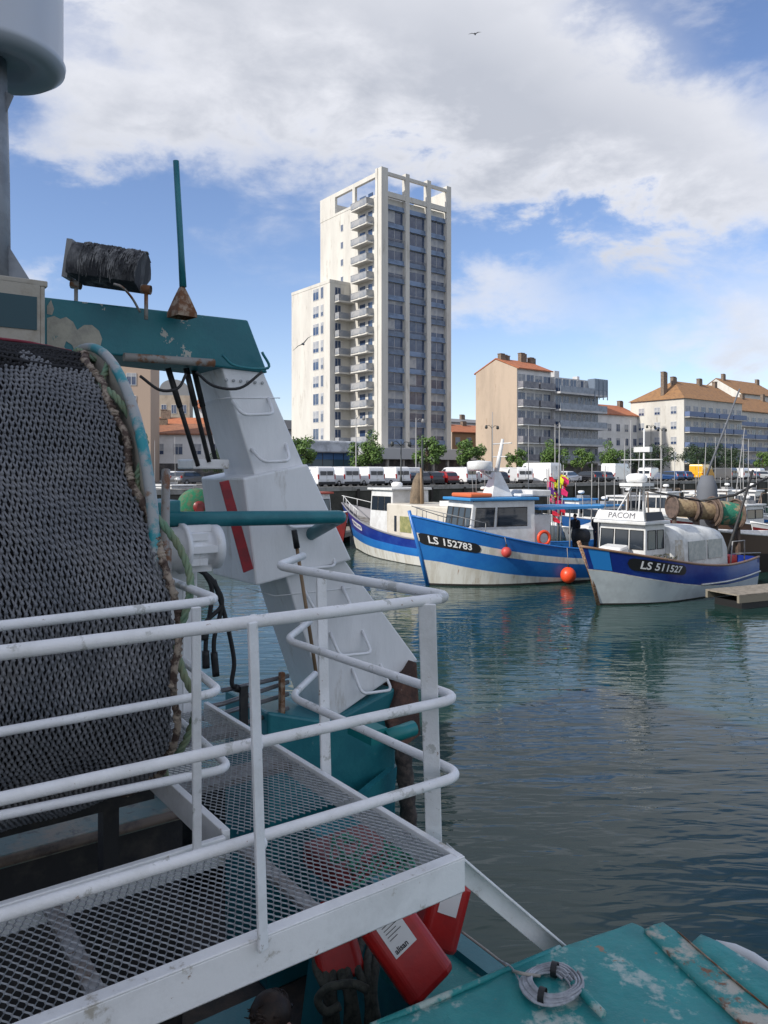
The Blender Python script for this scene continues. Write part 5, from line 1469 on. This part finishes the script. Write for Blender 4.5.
small('white boat to the left of the twin thin masts', (705,524), (-.7,-.6,0), 9, boatw, boatw, ch=2.2, masts=((.4,9),(.55,9)))
small('white boat behind the net reels near the right edge', (735,530), (-.6,-.7,0), 9, boatw, boatw, ch=2.3, masts=((.3,6),), extra=arch)
small('blue striped boat at the right edge in the inner basin', (762,540), (-.7,-.5,0), 9, boatw, boatw, ch=2.4, stripe=blueh, masts=((.3,7),), extra=arch)
small('cream boat at the right edge behind the dark crane arm', (758,556), (-.8,-.4,0), 9, boatw, boatw, ch=1.8, hb=2.0, masts=((.3,4),), stripe=redh)

# ---- boat with the two big net reels (only its gear shows over the white and navy boat)
b4 = boat('trawler', 'brown decked trawler with two large net reels behind the white and navy boat', (655,572), (-.9,-.3,0), 14, 'trawler')
boat_hull(b4, 14, 4.2, 2.4, 1.6, [(-.5,1),(0,1),(.5,0),(1,0)], [mat('brown_hull', (.10,.07,.05), .7), antif], rake=.9)
reelm = mat('reel_steel', (.13,.09,.07), .7, c2=(.07,.05,.04), sc=4)
rp = [PX(671,515,36), PX(690,517,36.2), PX(722,520,36.6), PX(741,522,36.8)]
ax = (rp[3]-rp[0]).normalized()
for (c0, c1, mt_) in ((PX(672,507,36), PX(693,510,36.2), mat('tan_net', (.36,.27,.16), .95, c2=(.22,.15,.09), sc=6, bump=.06, bsc=14)), (PX(695,510,36.3), PX(711,512,36.5), MATS['tan_net']), (PX(713,512,36.5), PX(735,516,36.8), mat('reel_green', (.03,.22,.14), .9, c2=(.33,.27,.17), sc=1.6, lo=.49, hi=.53, bump=.06, bsc=14))):
    t = thing('net_reel', {0:'reel wound with tan net, leftmost of the reel row on the brown trawler',1:'reel wound with tan net in the middle of the reel row',2:'largest reel at the right of the row, wound with green and tan net'}[[672,695,713].index(round(384+c0.x/c0.y*FOC))], 'net reel', c0-Z*.9, world=True, group='net reels on the brown trawler')
    Lr = (c1-c0).length; rr = .42 if mt_ is MATS['tan_net'] else .57
    m = MB(); m.lathe([(rr*.93,0),(rr,.12),(rr*1.0,Lr*.4),(rr*.97,Lr*.7),(rr*.9,Lr)], c0, ax, 26); m.build('net_winding', mt_, t)
    for e in (0, Lr):
        m = MB(); m.lathe([(.001,-.03),(rr*1.25,-.03),(rr*1.25,.03),(.001,.03)], c0+ax*e, ax, 28, sm=False); m.tube([c0+ax*e+(Vector((0,0,1))*math.cos(q*.26)+ax.cross(Z)*math.sin(q*.26))*rr*1.25 for q in range(24)], .05, 6, closed=True); m.build('flange', reelm, t)
    m = MB()
    for e in (0, Lr): m.obox(c0+ax*(e+.06)-Z*2.9-Vector((0,.15,0)), ax*.12, Vector((0,.3,0)), Z*2.9)
    m.build('stand', reelm, t)
m = MB()
for (a, c) in (((752,468,35.5),(696,588,35)),((620,455,0),(0,0,0)),):
    if c[2] == 0: continue
m.tube([PX(753,470,34), PX(738,520,34), PX(700,640,33.5)], [.05,.07,.12], 8)
tag(m.build('crane_arm', dark, recenter=True), 'slim dark boom rising steeply at the right edge', 'boom')
m = MB(); m.tube([PX(768,478,34.5), PX(735,495,34.5), PX(700,501,34.5)], [.05,.06,.05], 8); m.tube([PX(700,501,34.5), PX(640,489,34.5)], .04, 8)
tag(m.build('derrick_boom', dark, recenter=True), 'long dark derrick lying level above the net reels', 'boom')
m = MB(); c = PX(707,512,40); m.tube([c-Z*1.5, c+Z*1.3, c+Z*1.9], [.55,.50,.30], 12); m.tube([c+Z*.9-Vector((.4,0,0)), c+Vector((1.7,0,6.4))], [.07,.04], 8)
tag(m.build('mast_base', mat('grey_canvas', (.12,.13,.15), .8), recenter=True), 'grey cloth wrapped winch with a leaning white mast before the yellow van', 'mast')
m = MB(); c = PX(687,560,33); m.box(c.x-.5,c.x+.6,c.y-.5,c.y+.5,-.2,1.6); m.tube([(c.x,c.y,1.6),(c.x+.1,c.y,3.0)], .16, 8); m.box(c.x-.25,c.x+.35,c.y-.3,c.y+.3,2.2,2.9)
# ---- marker flags (dan buoys) standing on the boat aft
fl = thing('marker_flag_bundle', 'bundle of pink, yellow and orange marker flags standing on deck', 'marker flags', PX(555,520,50), world=True)
m = MB()
for k in range(14):
    x = rnd.uniform(-.4,.4); y = rnd.uniform(-.3,.3); b0 = PX(555,520,50)+Vector((x,y,-1.5)); m.tube([b0, b0+Vector((x*.6,0,4.4+rnd.uniform(0,.8)))], .025, 5)
m.build('poles', lampg, fl)
fc = {'flag_pink':(.75,.03,.16),'flag_yellow':(.70,.75,.03),'flag_orange':(.80,.10,.02),'flag_purple':(.12,.03,.22),'flag_red':(.65,.02,.05)}
for k in range(34):
    n_ = rnd.choice(list(fc)[:1]*3+list(fc)); z = rnd.uniform(.0,3.2); 
    if z < 1.0: n_ = rnd.choice(('flag_orange','flag_red','flag_purple'))
    if z > 2.5 and k % 2: n_ = 'flag_yellow'
    b0 = PX(555,520,50)+Vector((rnd.uniform(-.5,.45),rnd.uniform(-.4,.3),z))
    m = MB(); w = rnd.uniform(.25,.5); h = rnd.uniform(.35,.6)
    P = [b0, b0+Vector((w*.5,.1*rnd.uniform(-1,1),-.04)), b0+Vector((w,.2*rnd.uniform(-1,1),-.25)), b0+Vector((w*.9,0,-h)), b0+Vector((w*.4,.08,-h*.9)), b0+Vector((0,0,-h*.7))]
    m.prism(P, (0,.012,0)); m.build('flag', mat(n_, fc[n_], .7), fl)
# ---- pontoons
def pontoon(label, a, b_, w, z=.55):
    t = thing('pontoon', label, 'pontoon', ((a.x+b_.x)/2,(a.y+b_.y)/2,0), world=True)
    d = (b_-a); Ln = d.length; d.normalize(); n_ = Vector((-d.y,d.x,0))
    m = MB()
    for k in range(int(Ln/.2)): m.obox(a+d*k*.2-n_*w/2+Z*(z-.05), d*.185, n_*w, Z*.05)
    m.build('decking', mat('pontoon_deck', (.25,.22,.18), .85, c2=(.16,.14,.11), sc=4), t)
    m = MB(); m.obox(a-n_*w/2+Z*(z-.3), d*Ln, n_*.1, Z*.245); m.obox(a+n_*(w/2-.1)+Z*(z-.3), d*Ln, n_*.1, Z*.245); m.build('frame', mat('pontoon_frame', (.20,.18,.14), .8), t)
    for k in range(max(2,int(Ln/4))):
        m = MB(); m.obox(a+d*(k*4+.3)-n_*(w/2-.15)-Z*.3, d*1.4, n_*(w-.3), Z*(z)); m.build('float', mat('float_black', (.015,.015,.016), .5), t)
    return t
a = PZ(722,592,.55); a.z = 0; pontoon('weathered pontoon at the right edge under the stern of the white and navy boat', a, a+Vector((9,4.2,0)), 1.5)
a = PZ(352,528,.5); a.z = 0; pontoon('long pontoon behind the moored boats below the quay wall', a, a+QE*60, 2.0)
a = PZ(300,545,.5); a.z = 0; pontoon('pontoon between the red boat and the two tone blue trawler', a, a+Vector((3,12,0)), 1.6, .7)
# more masts: yachts in the inner basin beyond, seen only as sticks above the hulls
for k, (px, yt, Y, ln) in enumerate(((541,452,55,0),(609,400+36,60,.3),(690,440,58,.6),(733,438,60,0),(738,437,61,.1),(717,424,52,2.2),(620,446,58,.8),(646,444,56,.1),(596,478,50,0),(573,462,52,.1))):
    t = boat('sailing_dinghy', ['white hull under a plain mast left of the marker flags','white hull under the mast by the orange roofed house','white hull under the mast in front of the dark trees','white hull under the left one of the twin thin masts','white hull under the right one of the twin thin masts','white hull under the long leaning mast above the yellow van','white hull under the mast just left of the crossed lamp','white hull under the mast between the dark trees','white hull under a short mast right of the marker flags','white hull under a short mast behind the marker flags'][k], (px-6, HOR+5*FOC/Y), (-.7,-.6,0), 6, 'sailing boat', 'sailing boats in the inner basin')
    boat_hull(t, 6, 2.1, 1.2, .8, [(-.4,0),(.3,0),(1,0)], [boatw], rake=.5, drop=.3)
    h = (HOR-yt)*Y/FOC+5-.6
    mast(t, 3.2, 0, .5, h, .045, lean=(-ln,0), mt=lampg)
    m = MB(); m.hexa([(2.2,-.7,.6),(4.4,-.5,.6),(4.4,.5,.6),(2.2,.7,.6),(2.4,-.6,1.3),(4.0,-.35,1.15),(4.0,.35,1.15),(2.4,.6,1.3)]); m.build('cabin_top', boatw, t, bevel=.05)
# people working on the blue boat
pp = [bw(b1,(3.0,-.4,1.15)), bw(b1,(.8,.5,1.15)), bw(b1,(1.6,-.6,1.15))]
person(pp[0], R(-60), 'person in dark clothes working under the blue canopy of the blue boat', 1.0)
person(pp[1], R(40), 'person in dark clothes at the stern of the blue boat, rightmost of those aboard', 1.0)
person(pp[2], R(120), 'person in dark clothes between the two others aboard the blue boat', 1.0)
# birds
def bird(label, c, span, tilt, mt, dirv):
    t = thing('gull', label, 'bird', c, world=True)
    m = MB(); d = Vector(dirv).normalized(); s_ = d.cross(Z).normalized()
    m.tube([c-d*span*.22, c-d*span*.05, c+d*span*.1, c+d*span*.2], [.01,.06*span,.055*span,.015], 8)
    m.build('body', mt, t)
    for sg in (-1,1):
        m = MB(); up = Z*tilt*sg
        pts = [c+d*.08*span, c+s_*sg*span*.25+Z*span*.10+up*span*.25+d*.06*span, c+s_*sg*span*.52+Z*span*.02+up*span*.5-d*.08*span, c+s_*sg*span*.25+Z*span*.09+up*span*.25-d*.06*span, c-d*.08*span]
        m.prism(pts, Z*.012); m.build('wing', mt, t)
bird('gull gliding high in the clouds at the top right', PX(475,34,60), 1.0, .0, mat('gull_dark', (.12,.12,.13), .7), (.3,1,.1))
bird('gull banking in front of the lower wing of the tower', PX(303,344,42), 1.1, .75, mat('gull_grey', (.20,.20,.21), .7), (.2,1,.0))

# ------------------------------------------------------------------ camera, light, sky
cd = bpy.data.cameras.new('camera'); cam = bpy.data.objects.new('camera', cd); col.objects.link(cam); scene.camera = cam
cam.location = (0,0,CZ); cd.sensor_fit = 'VERTICAL'; cd.sensor_height = 24; cd.lens = 24*FOC/1024
cd.shift_y = -(512-HOR)/1024      # the camera is level, the frame looks a little lower
cam.rotation_euler = (math.pi/2,0,0); cd.clip_start = .05; cd.clip_end = 6000
SD = Vector((-.85,-.50,0)).normalized(); EL = R(36)
sv = SD*math.cos(EL)+Z*math.sin(EL)
ld = bpy.data.lights.new('sun','SUN'); ld.energy = 3.5; ld.angle = R(.55); ld.color = (1,.94,.85)
lo = bpy.data.objects.new('sun', ld); col.objects.link(lo); lo.rotation_euler = sv.to_track_quat('Z','Y').to_euler(); lo.location = (-30,-20,40)
w = bpy.data.worlds.new('World'); scene.world = w; w.use_nodes = True
nt = w.node_tree; N = nt.nodes; L = nt.links; bg = N['Background']
sky = N.new('ShaderNodeTexSky'); sky.sky_type = 'NISHITA'; sky.sun_disc = False; sky.sun_elevation = EL; sky.sun_rotation = math.atan2(SD.x, SD.y)
sky.air_density = 1.0; sky.dust_density = .25; sky.ozone_density = 2.0
tc = N.new('ShaderNodeTexCoord'); sx = N.new('ShaderNodeSeparateXYZ'); L.new(tc.outputs['Generated'], sx.inputs[0])
def mth(op, a, b_=None, c=None):
    n = N.new('ShaderNodeMath'); n.operation = op
    for i, q in enumerate((a,b_,c)):
        if q is None: continue
        if isinstance(q, (int,float)): n.inputs[i].default_value = q
        else: L.new(q, n.inputs[i])
    return n.outputs[0]
# cloud layer: directions projected on a flat deck high above, softened at the horizon
def noise(vec, s, det, rg, dist=0):
    n = N.new('ShaderNodeTexNoise'); n.inputs['Scale'].default_value = s; n.inputs['Detail'].default_value = det; n.inputs['Roughness'].default_value = rg; n.inputs['Distortion'].default_value = dist
    L.new(vec, n.inputs['Vector']); return n.outputs['Fac']
mp = N.new('ShaderNodeMapping'); mp.inputs['Scale'].default_value = (1,1,2.0); mp.inputs['Location'].default_value = (3.1,1.7,.4); L.new(tc.outputs['Generated'], mp.inputs['Vector'])
nz = noise(mp.outputs[0], 3.2, 9, .58, .25)
nz2 = noise(mp.outputs[0], 9, 8, .6, .2)
nz3 = noise(mp.outputs[0], 1.6, 4, .5)
# places of the cloud masses as directions of the sky
def lump(px, py, rx, ry, amp, rot=0):
    a = Vector(((px-384)/FOC, 1, (HOR-py)/FOC)).normalized()
    az = math.atan2(a.x, a.y); el = math.asin(a.z)
    return az, el, rx/FOC, ry/FOC, amp, rot
az = mth('ARCTAN2', sx.outputs[0], sx.outputs[1]); el = mth('ARCSINE', sx.outputs[2])
# wobble the coordinates
azw = mth('ADD', az, mth('MULTIPLY', mth('SUBTRACT', nz, .5), .35)); elw = mth('ADD', el, mth('MULTIPLY', mth('SUBTRACT', nz2, .5), .20))
acc = None
for (a0, e0, rx, ry, amp, rot) in (lump(230,40,250,90,.82,-.15), lump(140,105,130,45,.6,-.2), lump(85,50,55,24,-.45), lump(400,85,200,68,.75,-.3), lump(560,140,190,58,.85,-.3), lump(690,185,150,45,.85,-.25),
                     lump(500,40,120,50,.5,0), lump(495,295,95,34,.72,0), lump(640,345,170,36,.48,0), lump(750,320,80,60,.55,0), lump(35,262,45,22,.6,.2), lump(60,140,60,26,.5), lump(500,-250,600,180,.9,0), lump(100,-560,600,330,.9,0),
                     lump(690,105,130,45,.5,0), lump(560,22,60,16,-.3,0), lump(235,130,60,22,-.3), lump(765,15,60,30,-.3),lump(540,240,110,22,-.4), lump(650,40,90,20,-.15), lump(420,230,60,40,-.3)):
    dx = mth('SUBTRACT', azw, a0); dy = mth('SUBTRACT', elw, e0)
    if rot:
        c_, s_ = math.cos(rot), math.sin(rot)
        dx, dy = mth('ADD', mth('MULTIPLY', dx, c_), mth('MULTIPLY', dy, s_)), mth('SUBTRACT', mth('MULTIPLY', dy, c_), mth('MULTIPLY', dx, s_))
    r2 = mth('ADD', mth('POWER', mth('ABSOLUTE', mth('DIVIDE', dx, rx)), 2), mth('POWER', mth('ABSOLUTE', mth('DIVIDE', dy, ry)), 2))
    g = mth('MULTIPLY', mth('EXPONENT', mth('MULTIPLY', r2, -1.0)), amp)
    acc = g if acc is None else mth('ADD', acc, g)
# extra cloud added to the unseen sky, brightens and whitens the ambient light
front = N.new('ShaderNodeMapRange'); front.inputs['From Min'].default_value = .35; front.inputs['From Max'].default_value = .0; L.new(sx.outputs[1], front.inputs[0])
acc = mth('ADD', acc, mth('MULTIPLY', front.outputs[0], .85))
dens = mth('ADD', acc, mth('MULTIPLY', mth('SUBTRACT', nz, .5), 1.9)); dens = mth('ADD', dens, mth('MULTIPLY', mth('SUBTRACT', nz2, .5), .55))
cov_ = N.new('ShaderNodeMapRange'); cov_.interpolation_type = 'SMOOTHSTEP'; cov_.inputs['From Min'].default_value = .20; cov_.inputs['From Max'].default_value = 1.22; L.new(dens, cov_.inputs[0])
hz = N.new('ShaderNodeMapRange'); hz.inputs['From Min'].default_value = .25; hz.inputs['From Max'].default_value = .0; hz.inputs['To Max'].default_value = .14; L.new(sx.outputs[2], hz.inputs[0])
covf = mth('MINIMUM', mth('ADD', mth('MULTIPLY', cov_.outputs[0], .96), hz.outputs[0]), 1.0)
# thick cloud is greyer, thin edges bright
thick = N.new('ShaderNodeMapRange'); thick.inputs['From Min'].default_value = .75; thick.inputs['From Max'].default_value = 2.3; L.new(mth('ADD', mth('ADD', dens, mth('MULTIPLY', mth('SUBTRACT', nz2, .5), 2.2)), mth('MULTIPLY', mth('SUBTRACT', nz3, .5), 1.6)), thick.inputs[0])
cm = N.new('ShaderNodeMix'); cm.data_type = 'RGBA'; L.new(thick.outputs[0], cm.inputs['Factor'])
cm.inputs['A'].default_value = (5.8,5.9,6.3,1); cm.inputs['B'].default_value = (3.8,4.0,4.5,1)
mx = N.new('ShaderNodeMix'); mx.data_type = 'RGBA'; L.new(covf, mx.inputs['Factor'])
sg = N.new('ShaderNodeMix'); sg.data_type = 'RGBA'; sg.blend_type = 'MULTIPLY'; sg.inputs['Factor'].default_value = 1
L.new(sky.outputs[0], sg.inputs['A']); sg.inputs['B'].default_value = (1.03,1.02,1.15,1)
L.new(sg.outputs['Result'], mx.inputs['A']); L.new(cm.outputs['Result'], mx.inputs['B']); L.new(mx.outputs['Result'], bg.inputs['Color'])
bg.inputs['Strength'].default_value = .110
scene.view_settings.view_transform = 'Standard'; scene.view_settings.look = 'None'; scene.view_settings.exposure = .42; scene.view_settings.gamma = 1
